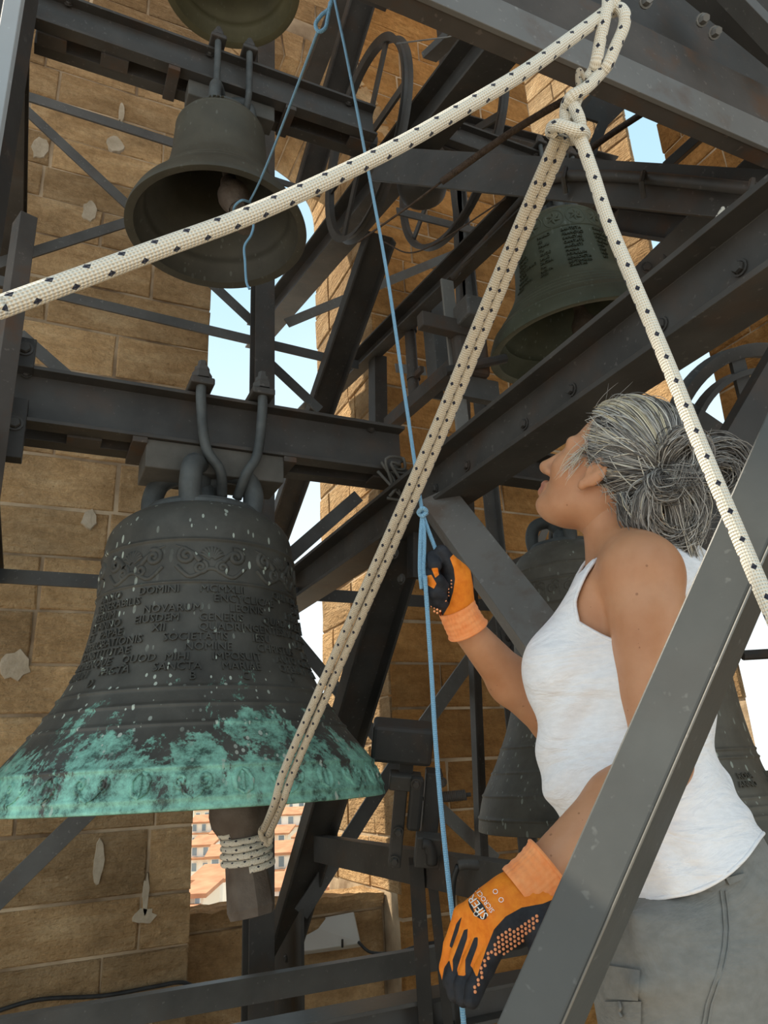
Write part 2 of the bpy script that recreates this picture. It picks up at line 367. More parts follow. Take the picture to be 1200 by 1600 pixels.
wc = slab('wall_centre', XB+JR, XC, YW+JR, YW+TH, -.2, ZT, M['mortar'])
lay_blocks(wc, (0, YW, 0), (1, 0, 0), (0, -1, 0), XB, XC, -.15, ZT, 'stone_ochre', 4)
lay_blocks(wc, (XB, YW, 0), (0, 1, 0), (-1, 0, 0), 0, TH, ZS, ZA, 'stone', 6, lmin=.4, lmax=.6)
ws = slab('wall_below', XA-JR, XB+JR, YW+.25, YW+.50, -.2, ZS-.03, M['mortar'])
lay_blocks(ws, (0, YW+.236, 0), (1, 0, 0), (0, -1, 0), XA, XB, -.15, ZS-.02, 'stone', 8)
# rough sill slab
sl = MB(); nx_, ny_ = 22, 10; vs = []; rnd = random.Random(5)
for j in range(ny_+1):
    for i in range(nx_+1):
        e = rnd.uniform(-.006, .008); vs.append((XA+(XB-XA)*i/nx_, YW+.22+.28*j/ny_+(rnd.uniform(-.012, .012) if j == 0 else 0), ZS+e))
b0 = len(vs)
for i in range(nx_+1): vs.append((XA+(XB-XA)*i/nx_, YW+.232, ZS-.06))
fs = [(j*(nx_+1)+i, j*(nx_+1)+i+1, (j+1)*(nx_+1)+i+1, (j+1)*(nx_+1)+i) for j in range(ny_) for i in range(nx_)]+[(i+1, i, b0+i, b0+i+1) for i in range(nx_)]
sl.add(vs, fs).build('sill_stone', M['stone'], ws, fix=False)
# arch head over the window: spandrel wall with a round arch, and its voussoirs
cx, ra = (XA+XB)/2, (XB-XA)/2
arc = [(cx-ra*math.cos(math.pi*k/16), ZA+ra*math.sin(math.pi*k/16)) for k in range(17)]
sp = MB(); poly = [(XA-JR, ZA)]+arc+[(XB+JR, ZA), (XB+JR, ZT), (XA-JR, ZT)]
vf = [(x, YW+JR, z) for x, z in poly]+[(x, YW+TH, z) for x, z in poly]; n = len(poly)
top = [(XA-JR, ZT)]
fs = [(i, (i+1) % n, n+(i+1) % n, n+i) for i in range(n)]
# front and back faces as strips between arc and top
for base in (0, n):
    pass
sp.add(vf, fs)
for (yy) in (YW+JR, YW+TH):
    for k in range(16):
        a, b_ = arc[k], arc[k+1]; sp.add([(a[0], yy, a[1]), (b_[0], yy, b_[1]), (b_[0], yy, ZT), (a[0], yy, ZT)], [(0, 1, 2, 3)])
wa = struct(sp.build('wall_above', M['mortar'], fix=False))
for k in range(13):
    t0, t1 = math.pi*k/13+.012, math.pi*(k+1)/13-.012; mb = MB(); q = []
    for y in (YW-.008, YW+TH*.98):
        for (r_, t_) in ((ra-.01, t0), (ra-.01, (t0+t1)/2), (ra-.01, t1), (ra+.26, t1), (ra+.26, t0)):
            q.append((cx-r_*math.cos(t_), y, ZA+r_*math.sin(t_)))
    mb.add(q, [(0, 1, 2, 3, 4), (9, 8, 7, 6, 5), (0, 5, 6, 1), (1, 6, 7, 2), (2, 7, 8, 3), (3, 8, 9, 4), (4, 9, 5, 0)])
    mb.build('arch_stone', M['stone'], wa, bevel=.006)
lay_blocks(wa, (0, YW, 0), (1, 0, 0), (0, -1, 0), XA, XB, ZA, ZT, 'stone', 12, skip=lambda x, z: math.hypot(x-cx, z-ZA) < ra+.33)
# right wall with the second opening beside the corner
YR = onx(1083, 450, XC)[1]
wr = slab('wall_right', XC+JR, XC+1.0, -1.2, YR-JR, -.2, ZT+.6, M['mortar'])
lay_blocks(wr, (XC, 0, 0), (0, 1, 0), (-1, 0, 0), .3, YR, 1.0, ZT+.6, 'stone_ochre', 21)
# outer buttress in the sun, seen through the second opening
P0, P1 = V(4.70, 5.20), V(4.98, 4.07); bt = MB(); ofs = V(.55, 1.0)*1.0
pp = [P0, P1, P1+ofs, P0+ofs]
bt.add([(p[0], p[1], -.2) for p in pp]+[(p[0], p[1], 10) for p in pp], [(0, 1, 5, 4), (1, 2, 6, 5), (2, 3, 7, 6), (3, 0, 4, 7), (4, 5, 6, 7), (3, 2, 1, 0)])
wb = struct(bt.build('wall_buttress', M['mortar']))
un = unit(V(*(P1-P0), 0)); nn = unit(V(-.97, -.24, 0))
lay_blocks(wb, V(P0[0], P0[1], 0)+nn*.014, un, nn, 0, float(np.linalg.norm(P1-P0)), 2.0, 9.9, 'stone', 33, cmin=.26, cmax=.36)
# floor, roof vault
struct(MB().box((.3, 1.0, -.25), (7.6, 10, .3)).build('floor', M['mortar_patch']))
struct(MB().box((.0, 2.0, ZT+.75), (7.2, 6.0, .3)).build('ceiling', M['stone_ochre']))
# cement patches and run marks on the left wall
for i, (x, y, w, h) in enumerate([(155, 1345, .05, .22), (228, 1400, .035, .2), (226, 1432, .11, .08), (25, 1040, .15, .17), (140, 810, .09, .12), (62, 232, .11, .2), (180, 225, .12, .14), (140, 330, .1, .2), (190, 175, .05, .2)]):
    c = ony(x, y, YW-.012); mb = MB(); rnd = random.Random(i); k = 14
    ring = [(c[0]+w/2*math.cos(2*math.pi*t/k)*rnd.uniform(.7, 1.15), c[2]+h/2*math.sin(2*math.pi*t/k)*rnd.uniform(.7, 1.15)) for t in range(k)]
    mb.add([(a, YW+.01, b_) for a, b_ in ring]+[(c[0]+(a-c[0])*.9, YW-.014, c[2]+(b_-c[2])*.9) for a, b_ in ring], [(i_, (i_+1) % k, k+(i_+1) % k, k+i_) for i_ in range(k)]+[tuple(range(k, 2*k))])
    mb.build('cement_patch', M['mortar_patch'], wl_)

# ================================================================== steel bell frame
def I_(h, w, tf=.014, tw=.010):
    a, b = w/2, h/2; t = tw/2
    return [(-a, -b), (a, -b), (a, -b+tf), (t, -b+tf), (t, b-tf), (a, b-tf), (a, b), (-a, b), (-a, b-tf), (-t, b-tf), (-t, -b+tf), (-a, -b+tf)]
def C_(h, w, t=.011, s=1): return [(s*x, y) for x, y in [(0, -h/2), (w, -h/2), (w, -h/2+t), (t, -h/2+t), (t, h/2-t), (w, h/2-t), (w, h/2), (0, h/2)]][::s]
def L_(a, b, t=.009, sx_=1, sy_=1): return [(sx_*x, sy_*y) for x, y in [(0, 0), (a, 0), (a, t), (t, t), (t, b), (0, b)]]
def R_(w, h): return [(-w/2, -h/2), (w/2, -h/2), (w/2, h/2), (-w/2, h/2)]
frame = thing('steel_bell_support', (1.15, 2.28, 0), 'dark grey bolted steel bell frame of beams, posts and crossed braces filling the tower', 'bell frame')
def bar(name, p1, p2, prof, mt='steel', up=(0, 0, 1), parent=None, bevel=.0015, label=None):
    o = MB().prism(prof, p1, p2, np.asarray(up, float)).build(name, M[mt], parent or frame, bevel=bevel)
    if label: o['label'] = label
    return o
def bolt(p, n, r=.014, parent=None, mt='steel', h=.012):
    n = unit(n); e = unit(np.cross(n, V(.3, .2, 1) if abs(n[2]) < .9 else V(1, 0, 0))); g = np.cross(n, e); mb = MB()
    mb.lathe([(r, 0), (r, h*.6), (r*.8, h), (0.0001, h)], p, 6, (e, g, n)); mb.lathe([(r*1.35, 0), (r*1.35, h*.25), (r, h*.25)], p, 12, (e, g, n))
    return mb.build('bolt', M[mt], parent or frame)
XT = 1.15; YB = 2.28; YF = 3.30
# ---- chords running away from the camera in the right-hand truss
r1 = bar('main_beam', (XT, .25, 2.475), (XT, 3.75, 2.475), I_(.165, .13), label='long rolled beam passing above the woman')
r3 = bar('main_beam', onx(398, 527, 1.34), onx(785, 48, 1.34), I_(.20, .14))
lc = bar('lower_chord', (XT, 1.0, 1.315), (XT, 3.2, 1.315), C_(.10, .06, .009))
for y in (.75, .95, 1.25, 1.45, 1.75, 1.95): bolt((XT-.006, y, 2.47), (-1, 0, 0), .013, r1)
# struts of the A-frames in that truss
def onX(x, y, X=XT): return onx(x, y, X)
b2 = bar('raking_strut', onX(632, 815, 1.17), onX(413, 1562, 1.17), C_(.155, .07, .01, 1), 'steel', (1, 0, .0))
bar('raking_strut', onX(668, 905, 1.24), onX(668, 780, 1.24), R_(.05, .14), 'iron', (1, 0, 0))
b1 = bar('raking_strut', onX(592, 365, 1.33), onX(428, 840, 1.33), C_(.15, .07, .01, 1), 'steel', (1, 0, .0))
st = bar('raking_strut', onX(682, 770, 1.10), onX(872, 1020, 1.10), [(-.055, 0), (.055, 0), (.055, .012), (-.043, .012), (-.043, .09), (-.055, .09)], 'steel_t1', (.35, -.2, -1))
for (x, y) in ((618, 865), (628, 905), (448, 1498), (441, 1522), (437, 1545)): bolt(onX(x, y, 1.10), (-1, -.2, 0), .014, b2)
bar('raking_strut', onX(572, -30, 1.34), onX(478, 290, 1.34), C_(.15, .07, .01, 1), 'steel', (1, 0, 0))
bar('raking_strut', onX(538, -10, 1.38), onX(462, 190, 1.38), R_(.05, .12), 'steel', (1, 0, 0))
# upper lattice: sloping rail, posts and lower rail
r2 = bar('lattice_rail', onx(478, 655, 1.62), onx(890, 262, 1.62), C_(.12, .075, .01, 1), 'steel', (0, 0, 1), label='sloping lattice rail with a conduit')
bar('lattice_rail', onx(600, 672, 1.60), onx(706, 578, 1.60), L_(.06, .07, .008, -1), 'steel_rust')
bar('lattice_post', onx(590, 560, 1.62), onx(591, 690, 1.62), R_(.075, .09), 'steel', (0, 1, 0))
bar('lattice_post', onx(664, 462, 1.66), onx(678, 615, 1.66), C_(.10, .08, .012), 'steel_flat', (0, 1, 0))
bar('lattice_post', onx(698, 438, 1.50), onx(725, 690, 1.50), R_(.012, .062), 'steel_pale', (1, 0, 0))
mb = MB(); mb.tube([onx(638, 480, 1.64), onx(648, 630, 1.64)], .03, 14); mb.build('tube_post', M['steel_rust'], frame, smooth=True, sharp=40)
for y in (515, 590):
    c = onx(641+(y-515)*.07, y, 1.64); MB().lathe([(.033, -.012), (.036, -.012), (.036, .012), (.033, .012)], c, 14, closed=True).build('pipe_clamp', M['steel_rust'], frame)
    MB().box(c+V(0, -.05, 0), (.02, .09, .03)).build('clamp_lug', M['steel_rust'], frame)
mb = MB(); mb.tube([onx(708, 433, 1.56), onx(800, 330, 1.56), onx(860, 262, 1.56)], .016, 10); mb.build('conduit', M['steel_rust'], frame, smooth=True)
for x, y in ((718, 420), (760, 375)): MB().lathe([(.017, -.01), (.022, -.01), (.022, .01), (.017, .01)], onx(x, y, 1.56), 12, [unit(onx(860, 262, 1.56)-onx(708, 433, 1.56))[[2, 0, 1]], V(0, 0, 1), V(0, 1, 0)], closed=True).build('pipe_clamp', M['steel'], frame)
# ---- far side of the frame: post, horizontals, crossed flat braces (plane YF)
pf = lambda x, y, Y=YF: ony(x, y, Y)
pc = bar('frame_post', (pf(410, 500)[0], YF, -.1), (pf(410, 500)[0], YF, 6.6), I_(.11, .105, .01), 'steel', (0, 1, 0))
bar('frame_post', (-.62, YF, -.1), (-.62, YF, 6.6), I_(.11, .105, .01), 'steel', (0, 1, 0))
pr_ = bar('frame_post', (pf(776, 800)[0], YF, -.1), (pf(776, 800)[0], YF, 6.6), L_(.085, .05, .01, -1), 'steel_flat', (0, -1, 0))
bar('frame_post', (pf(776, 800)[0]+.02, YF+.02, -.1), (pf(776, 800)[0]+.02, YF+.02, 6.6), R_(.012, .02), 'steel_pale', (0, 1, 0))
FL = R_(.012, .05)
def flat(a, b, w=.05, Y=YF+.06, mt='steel_flat', t=.012): return bar('flat_brace', pf(*a, Y), pf(*b, Y), R_(t, w), mt, np.cross(V(0, 1, 0), pf(*b, Y)-pf(*a, Y)) if False else (0, 0, 1) if abs(b[0]-a[0]) > 1 else (1, 0, 0))
for a, b, w in [((-60, 118), (300, 233), .06), ((-30, 432), (560, 571), .055), ((-30, 898), (820, 949), .062), ((425, 280), (500, 304), .04)]: flat(a, b, w)
for a, b, w in [((20, 153), (398, 506), .055), ((-20, 417), (420, 277), .055), ((30, 522), (215, 684), .06), ((420, 566), (500, 641), .055), ((448, 505), (720, 393), .055),
                ((-30, 1430), (150, 1255), .075), ((450, 985), (602, 1168), .06), ((622, 1188), (470, 1428), .07), ((668, 1246), (775, 1345), .065),
                ((792, 950), (640, 1165), .075), ((825, 893), (868, 788), .045), ((560, 775), (440, 880), .07)]: flat(a, b, w, YF+.085, 'steel_pale' if max(a[0], b[0]) > 640 else 'steel_flat')  # right-hand braces paler to make up for the shade they stand in
bar('flat_brace', ony(618, 575, 3.5), ony(665, 580, 3.5), R_(.01, .06), 'steel_pale')
gp = MB(); gc = [pf(x, y, YF-.02) for x, y in ((778, 884), (822, 866), (830, 930), (812, 950), (790, 930))]
gp.add(list(gc)+[p+V(0, .012, 0) for p in gc], [tuple(range(5)), tuple(range(9, 4, -1))]+[(i, (i+1) % 5, 5+(i+1) % 5, 5+i) for i in range(5)]); gpo = gp.build('gusset_plate', M['steel_flat'], frame)
for x, y in ((785, 891), (815, 884), (807, 902), (824, 936)): bolt(pf(x, y, YF-.022), (0, -1, 0), .016, gpo)
gp = MB(); gc = [pf(x, y, YF-.02) for x, y in ((782, 985), (810, 972), (815, 1005), (788, 1012))]
gp.add(list(gc)+[p+V(0, .012, 0) for p in gc], [(0, 1, 2, 3), (7, 6, 5, 4)]+[(i, (i+1) % 4, 4+(i+1) % 4, 4+i) for i in range(4)]); gpo = gp.build('gusset_plate', M['steel_flat'], frame)
bolt(pf(795, 997, YF-.022), (0, -1, 0), .016, gpo)
# bottom rails
bar('bottom_rail', (-.6, 3.0, .885), (2.6, 3.0, .885), C_(.085, .05, .008, -1), 'steel_flat')
bar('bottom_rail', (.25, 2.4, .89), (3.0, 2.4, .89), I_(.10, .13, .012), 'steel_grey')
gpb = MB(); gc = [onX(x, y, 1.10) for x, y in ((402, 1545), (470, 1420), (471, 1610), (405, 1620))]
gpb.add(list(gc)+[p+V(.014, 0, 0) for p in gc], [(0, 1, 2, 3), (7, 6, 5, 4)]+[(i, (i+1) % 4, 4+(i+1) % 4, 4+i) for i in range(4)]); gpb.build('gusset_plate', M['steel'], frame)
# ---- left side, near the camera
lp = bar('frame_post', at(28, 220, 1.30)+V(0, 0, -2.2), at(28, 220, 1.30)+V(0, 0, 2.0), L_(.075, .09, .012, -1), 'iron', (-.4, -.9, 0), label='dark angle post closest on the left')
bar('frame_post', at(6, 100, 1.20)+V(0, 0, -.25), at(6, 100, 1.20)+V(0, 0, 2.0), R_(.030, .012), 'steel_light', (-.44, -.9, 0))
rl = onp(40, 342, 1, 2.12)
po = bar('frame_post', (rl[0]-.025, 2.12, -.1), (rl[0]-.025, 2.12, rl[2]), C_(.075, .05, .008, 1), 'steel_rust', (.35, -1, 0))
bar('main_beam', (-.22, .2, 2.475), (-.22, 3.7, 2.475), I_(.165, .13))
bar('main_beam', (-.30, .9, 4.15), (-.30, 3.7, 4.15), I_(.18, .13))
for (x, y, sx2, sz) in ((38, 556, .06, .10), (22, 672, .06, .19)):
    c = onp(x, y, 1, 2.2); MB().box(c, (sx2, .05, sz)).build('bracket', M['iron'], frame, bevel=.003); bolt(c+V(.0, -.027, .01), (0, -1, 0), .018)
# ---- top right: the beam across, the one above it, struts and plates behind
t1 = bar('cross_beam', (.35, .86, 3.115), (3.2, .86, 3.115), [(.012, -.125), (.012, .125), (-.05, .125), (-.05, .113), (-.002, .113), (-.002, -.113), (-.03, -.113), (-.03, -.125)], 'steel_rust', label='big grey channel beam across the upper right')
bar('pale_band', (.35, .845, 3.035), (3.2, .845, 3.035), R_(.012, .095), 'steel_t1', (0, 0, 1), t1); MB().box((1.85, .93, 3.52), (3.0, .03, .56)).build('girder_plate', M['iron'], frame); bar('cross_beam', at(1075, -25, 1.9), at(1235, 105, 1.85), R_(.02, .07), 'steel_grey', FW)  # paler band added over the lower web of the cross beam
for p in (at(1115, 52, 1.86), at(1008, 3, 1.76), at(1096, 32, 1.86)): bolt(p, (-.2, -.6, -.5), .012, t1, 'steel_pale', .025)
bar('raking_strut', at(1130, -20, 1.8), at(1235, 90, 1.7), R_(.02, .06), 'steel_grey', FW)
cb = bar('conduit_beam', at(596, 254, 2.95), at(1260, 308, 1.85), [(-.07, .055), (.02, .055), (.02, -.085), (.008, -.085), (.008, .043), (-.07, .043)], 'steel', (0, 0, 1), label='slanting angle beam carrying a clipped conduit')
mb = MB(); mb.tube(spline([at(858, 283, 2.36), at(880, 276, 2.30), at(950, 275, 2.2), at(1060, 283, 2.02), at(1180, 296, 1.86), at(1240, 300, 1.78)], 6), .017, 10); mb.build('conduit', M['steel'], frame, smooth=True)
for x, y, d in ((884, 278, 2.29), (1006, 285, 2.09), (1176, 297, 1.85)):
    MB().tube([at(x, y-16, d), at(x-4, y, d-.022), at(x, y+24, d)], .008, 6).build('conduit_clip', M['steel'], frame)
bar('raking_strut', at(1000, 455, 2.5), at(1215, 250, 2.2), C_(.17, .07, .01), 'steel', unit(CU*.7+CR*.7))
for x, y in ((1010, 418), (1018, 437), (1040, 400), (1042, 427)): bolt(at(x, y, 2.36), -FW, .014, None, 'iron')
bar('raking_strut', at(1120, 190, 2.6), at(1040, 262, 2.7), R_(.03, .12), 'steel', FW)
bar('raking_strut', at(1190, 250, 2.3), at(1165, 330, 2.3), R_(.05, .10), 'iron', FW)
gp = MB(); gc = [at(x, y, 2.5) for x, y in ((928, 150), (985, 160), (950, 195), (930, 245), (915, 240), (935, 190), (905, 180))]
gp.add(list(gc)+[p+FW*.014 for p in gc], [tuple(range(7)), tuple(range(13, 6, -1))]+[(i, (i+1) % 7, 7+(i+1) % 7, 7+i) for i in range(7)]); gp.build('gusset_plate', M['steel'], frame)
bar('raking_strut', at(935, 150, 2.55), at(892, 190, 2.6), R_(.03, .08), 'steel', FW)
bar('upper_beam', at(965, 345, 2.9), at(1085, 362, 2.5), C_(.10, .07, .01), 'steel_rust')
bar('cross_beam', (1.2, 2.05, 2.62), (3.3, 2.05, 2.62), C_(.12, .08, .01), 'steel')
# right-hand raking struts behind and in front of the woman
bar('raking_strut', at(1290, 492, 1.75), at(1030, 948, 1.60), R_(.145, .05), 'iron', FW)
fs_ = bar('raking_strut', at(1346, 520, .845), at(793, 1800, .735), [(-.060, 0), (-.003, 0), (0, .003), (0, .085), (-.012, .085), (-.012, .012), (-.060, .012)], 'steel_near', FW*.743+CR*.669, bevel=.003, label='grey angle strut in front of the woman')
MB().tube([at(1346, 520, .845)+(-FW*.74-CR*.67)*.0005, at(793, 1800, .735)+(-FW*.74-CR*.67)*.0005], .0014, 8).build('worn_edge_highlight', M['steel_pale'], fs_, smooth=True)  # worn ridge with its edge highlight built in as a pale tube
# horizontals behind wheels
bar('cross_beam', ony(620, 330, 3.0), ony(820, 380, 3.0), R_(.012, .05), 'steel_flat')
bar('frame_post', ony(700, 120, 3.3), ony(748, 1500, 3.3), L_(.07, .05, .01, -1), 'steel', (0, -1, 0))
bar('frame_post', onx(690, 20, 1.9), onx(715, 250, 1.9), R_(.05, .07), 'steel', (1, 0, 0))
bar('raking_strut', at(670, 90, 3.6), at(735, 30, 3.4), R_(.03, .10), 'steel_flat', FW)
bar('cross_beam', ony(690, 190, 3.0), ony(960, 262, 3.0), C_(.10, .06, .01), 'steel')
# ================================================================== bells
BP = [(0, 1), (.03, .995), (.115, .94), (.218, .804), (.322, .693), (.431, .605), (.54, .567), (.655, .542), (.77, .532), (.87, .520), (.92, .49), (.955, .43), (.985, .35), (1, .25)]
def bell_r(t): 
    xs = [p[0] for p in BP]; ys = [p[1] for p in BP]
    # smoothed interpolation
    k = [t-.02, t-.01, t, t+.01, t+.02]; return float(np.mean(np.interp(k, xs, ys)))
def make_bell(loc, R, H, mt, label, mold=(), tilt=None, group=None, wall=.075, seg=128):
    b = thing('bell', loc, label, 'bell', group)
    if tilt is not None: b.rotation_euler = tilt
    def rad(h): 
        t = h/H; r = bell_r(min(max(t, 0), 1))*R
        for mh, amp, wd in mold: r += amp*math.exp(-((h-mh)/wd)**2)
        return r
    hs = sorted(set(list(np.linspace(0, H, 110))+[mh+wd*k*.5 for mh, a, wd in mold for k in range(-4, 5) if 0 < mh+wd*k*.5 < H]))
    prof = [(rad(0)-.012*R, -.002*H)]+[(rad(h), h) for h in hs]+[(.02, H*1.004)]
    inner = [(max(.01, (rad(h)-wall*R*(1.25 if h < .16*H else .75))), max(h, .008*H)) for h in np.linspace(H*.93, .006, 40)]
    p = [(.02, H*.955)]+inner+prof
    o = MB().lathe(p, seg=seg).build('bell_body', mt, None, smooth=True, sharp=50); o.parent = b
    return b, rad
def warp_mesh(b, rad, vs, fs, name, mt, lift=0.0, smooth=False):
    # (s along the girth in radians, height, relief) -> on the bell's wall
    out = []
    for th, h, d in vs:
        r = rad(h)+d+lift; out.append((r*math.cos(th), r*math.sin(th), h))
    me = bpy.data.meshes.new(name); me.from_pydata(out, [], fs); me.materials.append(mt)
    if smooth: me.polygons.foreach_set('use_smooth', [True]*len(me.polygons))
    o = bpy.data.objects.new(name, me); COL.objects.link(o); o.parent = b; return o
def text_mesh(s, size, ext=.0055):
    cu = bpy.data.curves.new('t', 'FONT'); cu.body = s; cu.size = size; cu.extrude = ext; cu.align_x = 'LEFT'; cu.resolution_u = 2
    ob = bpy.data.objects.new('t', cu); COL.objects.link(ob); me = bpy.data.meshes.new_from_object(ob)
    vs = np.array([v.co[:] for v in me.vertices]); fs = [tuple(p.vertices) for p in me.polygons]
    bpy.data.objects.remove(ob); bpy.data.curves.remove(cu); bpy.data.meshes.remove(me); return vs, fs
def inscribe(b, rad, rows, mt, thc, name='inscription'):
    V_, F_ = [], []
    for (words, h, size, span) in rows:
        ms = [text_mesh(w, size) for w in words]
        r = rad(h); 
        for (vs, fs), w, (a0) in zip(ms, words, span):
            if not len(vs): continue
            b0 = len(V_); 
            for x, y, z in vs: V_.append((thc+a0+x*1.05/r, h+y, z*.8+.002))
            F_ += [tuple(b0+i for i in f) for f in fs]
    o = warp_mesh(b, rad, V_, F_, name, mt); o['kind'] = 'stuff'; return o
def relief_tubes(b, rad, paths, mt, name, seg=6):
    V_, F_ = [], []
    for pts, rr in paths:                 # pts: (theta, h)
        n = len(pts)
        P = []
        for i, (th, h) in enumerate(pts):
            r = rad(h); P.append((th*r, h))
        rs = rr if hasattr(rr, '__len__') else [rr]*n
        b0 = len(V_)
        for i in range(n):
            a = P[max(i-1, 0)]; c = P[min(i+1, n-1)]; tx, ty = c[0]-a[0], c[1]-a[1]; l = math.hypot(tx, ty) or 1; nx, ny = -ty/l, tx/l
            rg = rad(pts[i][1])
            for k in range(seg):
                q = math.pi*k/(seg-1); off = math.cos(q)*rs[i]; d = math.sin(q)*rs[i]*.9-.001
                V_.append((pts[i][0]+nx*off/rg, pts[i][1]+ny*off, d))
        F_ += [(b0+i*seg+k, b0+i*seg+k+1, b0+(i+1)*seg+k+1, b0+(i+1)*seg+k) for i in range(n-1) for k in range(seg-1)]
    return warp_mesh(b, rad, V_, F_, name, mt, smooth=True)
def spiral(c, h, r0, turns, sgn, ph, n=18, rg=.3):
    out = []
    for i in range(n):
        t = i/(n-1); a = ph+sgn*turns*2*math.pi*t; r = r0*(1-.8*t); out.append((c+r*math.cos(a)/rg, h+r*math.sin(a)))
    return out
def facing(loc): d = CP-np.asarray(loc); return math.atan2(d[1], d[0])   # girth angle of the side towards the camera
# ---- the big bell with green patina
LB = V(.455, YB, 1.545)
MOLD = [(.026, .004, .006), (.092, .007, .006), (.192, .006, .005), (.24, .006, .005), (.284, .006, .005), (.575, .005, .004), (.70, .006, .005), (.004, .003, .006)]
bigb, rad = make_bell(LB, .55, .87, M['bell_big'], 'largest front bell with green patina, inscription rows and a rope tied to its clapper', MOLD)
th0 = facing(LB)
D = math.radians
ROWS = [(['ANNO', 'DOMINI', 'MCMXLII', 'QUINCUA', 'GESIMO'], .545, [-62, -32, 0, 42, 78]),
        (['VENERABILIS', 'ENCYCLICAE', 'SUMMI'], .518, [-64, 7, 62]),
        (['RERUM', 'NOVARUM', 'LEONIS', 'PAPAE', 'XIII'], .491, [-64, -28, 15, 52, 82]),
        (['ET ANNO', 'EIUSDEM', 'GENERIS', 'QUADRAGESIMO'], .464, [-66, -32, 0, 33]),
        (['ET', 'PAPAE', 'XII', 'QUADRINGENTESIMO', 'ANNO'], .437, [-66, -54, -22, 0, 62]),
        (['APPROBATIONIS', 'SOCIETATIS', 'IESU', 'DEO'], .410, [-68, -16, 26, 57]),
        (['CONSTITUTAE', 'NOMINE', 'CHRISTUS', 'REX'], .383, [-68, -6, 28, 64]),
        (['NOMENQUE', 'QUOD', 'MIHI', 'IMPOSUIT', 'AUTO', 'CREDERE'], .356, [-70, -34, -14, 6, 38, 56]),
        (['PIARUM', 'FACTA', 'SANCTA', 'MARIAE', 'OPERUM', 'TUI'], .329, [-70, -44, -18, 10, 38, 66]),
        (['D', 'B', 'C', 'M'], .302, [-48, -3, 18, 42])]
inscribe(bigb, rad, [(w, h, .0305, [D(a) for a in sp_]) for w, h, sp_ in ROWS], M['bell_big'], th0)
paths = []
for k in range(8):                                     # shell and scroll garlands round the shoulder
    paths = []; c = th0+D(6)+k*D(45); g = lambda a, h: (c+a/.29, .635+h)
    wav = [g(a, -.033+.012*math.cos(a*55)+.02*max(0, (abs(a)-.06))/.05) for a in np.linspace(-.095, .095, 24)]; paths.append((wav, .005))
    for i in range(9):                                  # shell ribs
        a = math.radians(15+150*i/8); paths.append(([g(.006*math.cos(a), .004+.006*math.sin(a)), g(.022*math.cos(a), .012+.022*math.sin(a)), g(.034*math.cos(a), .014+.030*math.sin(a))], [.003, .005, .003]))
    for s_ in (-1, 1):
        paths.append((spiral(c+s_*.030/.29, .617, .020, 1.6, s_, 1.2, rg=.29), [.005]*18))
        paths.append((spiral(c+s_*.068/.29, .652, .024, 1.5, -s_, 2.0, rg=.29), [.006]*18))
        paths.append(([g(s_*.03, .0), g(s_*.05, .022), g(s_*.075, .038), g(s_*.1, .048)], [.007, .006, .005, .002]))
    relief_tubes(bigb, rad, [(p_, [1.35*x for x in (r_ if hasattr(r_, '__len__') else [r_]*len(p_))]) for p_, r_ in paths], M['bell_big'], 'garland')
paths = []
for k in range(30):                                    # leaf and tendril border above the lip
    paths = []; c = th0+k*D(12); g = lambda a, h: (c+a/.53, .055+h)
    if k % 2:
        for s_ in (-1, 1):
            paths.append(([g(0, -.026), g(s_*.016, -.015), g(s_*.020, .006), g(s_*.010, .022), g(0, .028)], [.003, .005, .005, .004, .002]))
        paths.append(([g(0, -.02), g(0, .02)], .004))
    else:
        for s_ in (-1, 1):
            paths.append((spiral(c+s_*.026/.53, .062, .016, 1.2, s_, -1.5, 14, .53), [.004]*14)); paths.append(([g(s_*.03, .0), g(s_*.015, -.022), g(0, -.03)], .003))
    relief_tubes(bigb, rad, [(p_, [1.6*x for x in (r_ if hasattr(r_, '__len__') else [r_]*len(p_))]) for p_, r_ in paths], M['bell_big'], 'leaf_ornament')
def crown(b, R, H, sc, n=4, mt='crown'):
    mb = MB(); mb.tube([(0, 0, H), (0, 0, H+.115*sc)], [.05*sc, .04*sc], 12); mb.lathe([(.0, H+.012), (.16*sc, H+.012), (.17*sc, H), (.17*sc, H-.02)], seg=40)
    o = mb.build('crown_base', M[mt], None, smooth=True, sharp=40); o.parent = b
    for k in range(n):
        a = 2*math.pi*(k+.5)/n+.35; e = V(math.cos(a), math.sin(a), 0); mb = MB()
        pts = spline([e*.145*sc+V(0, 0, H-.01), e*.150*sc+V(0, 0, H+.06*sc), e*.125*sc+V(0, 0, H+.118*sc), e*.06*sc+V(0, 0, H+.135*sc), e*.02*sc+V(0, 0, H+.10*sc)], 6)
        mb.tube(pts, .031*sc, 14); o = mb.build('crown_loop', M[mt], None, smooth=True, sharp=50); o.parent = b
crown(bigb, .55, .865, 1.1)
mb = MB(); mb.tube([onp(372, 1240, 1, YB), onp(372, 1240, 1, YB)+V(0, 0, .7)-V(-.03, 0, 0)], .022, 10)
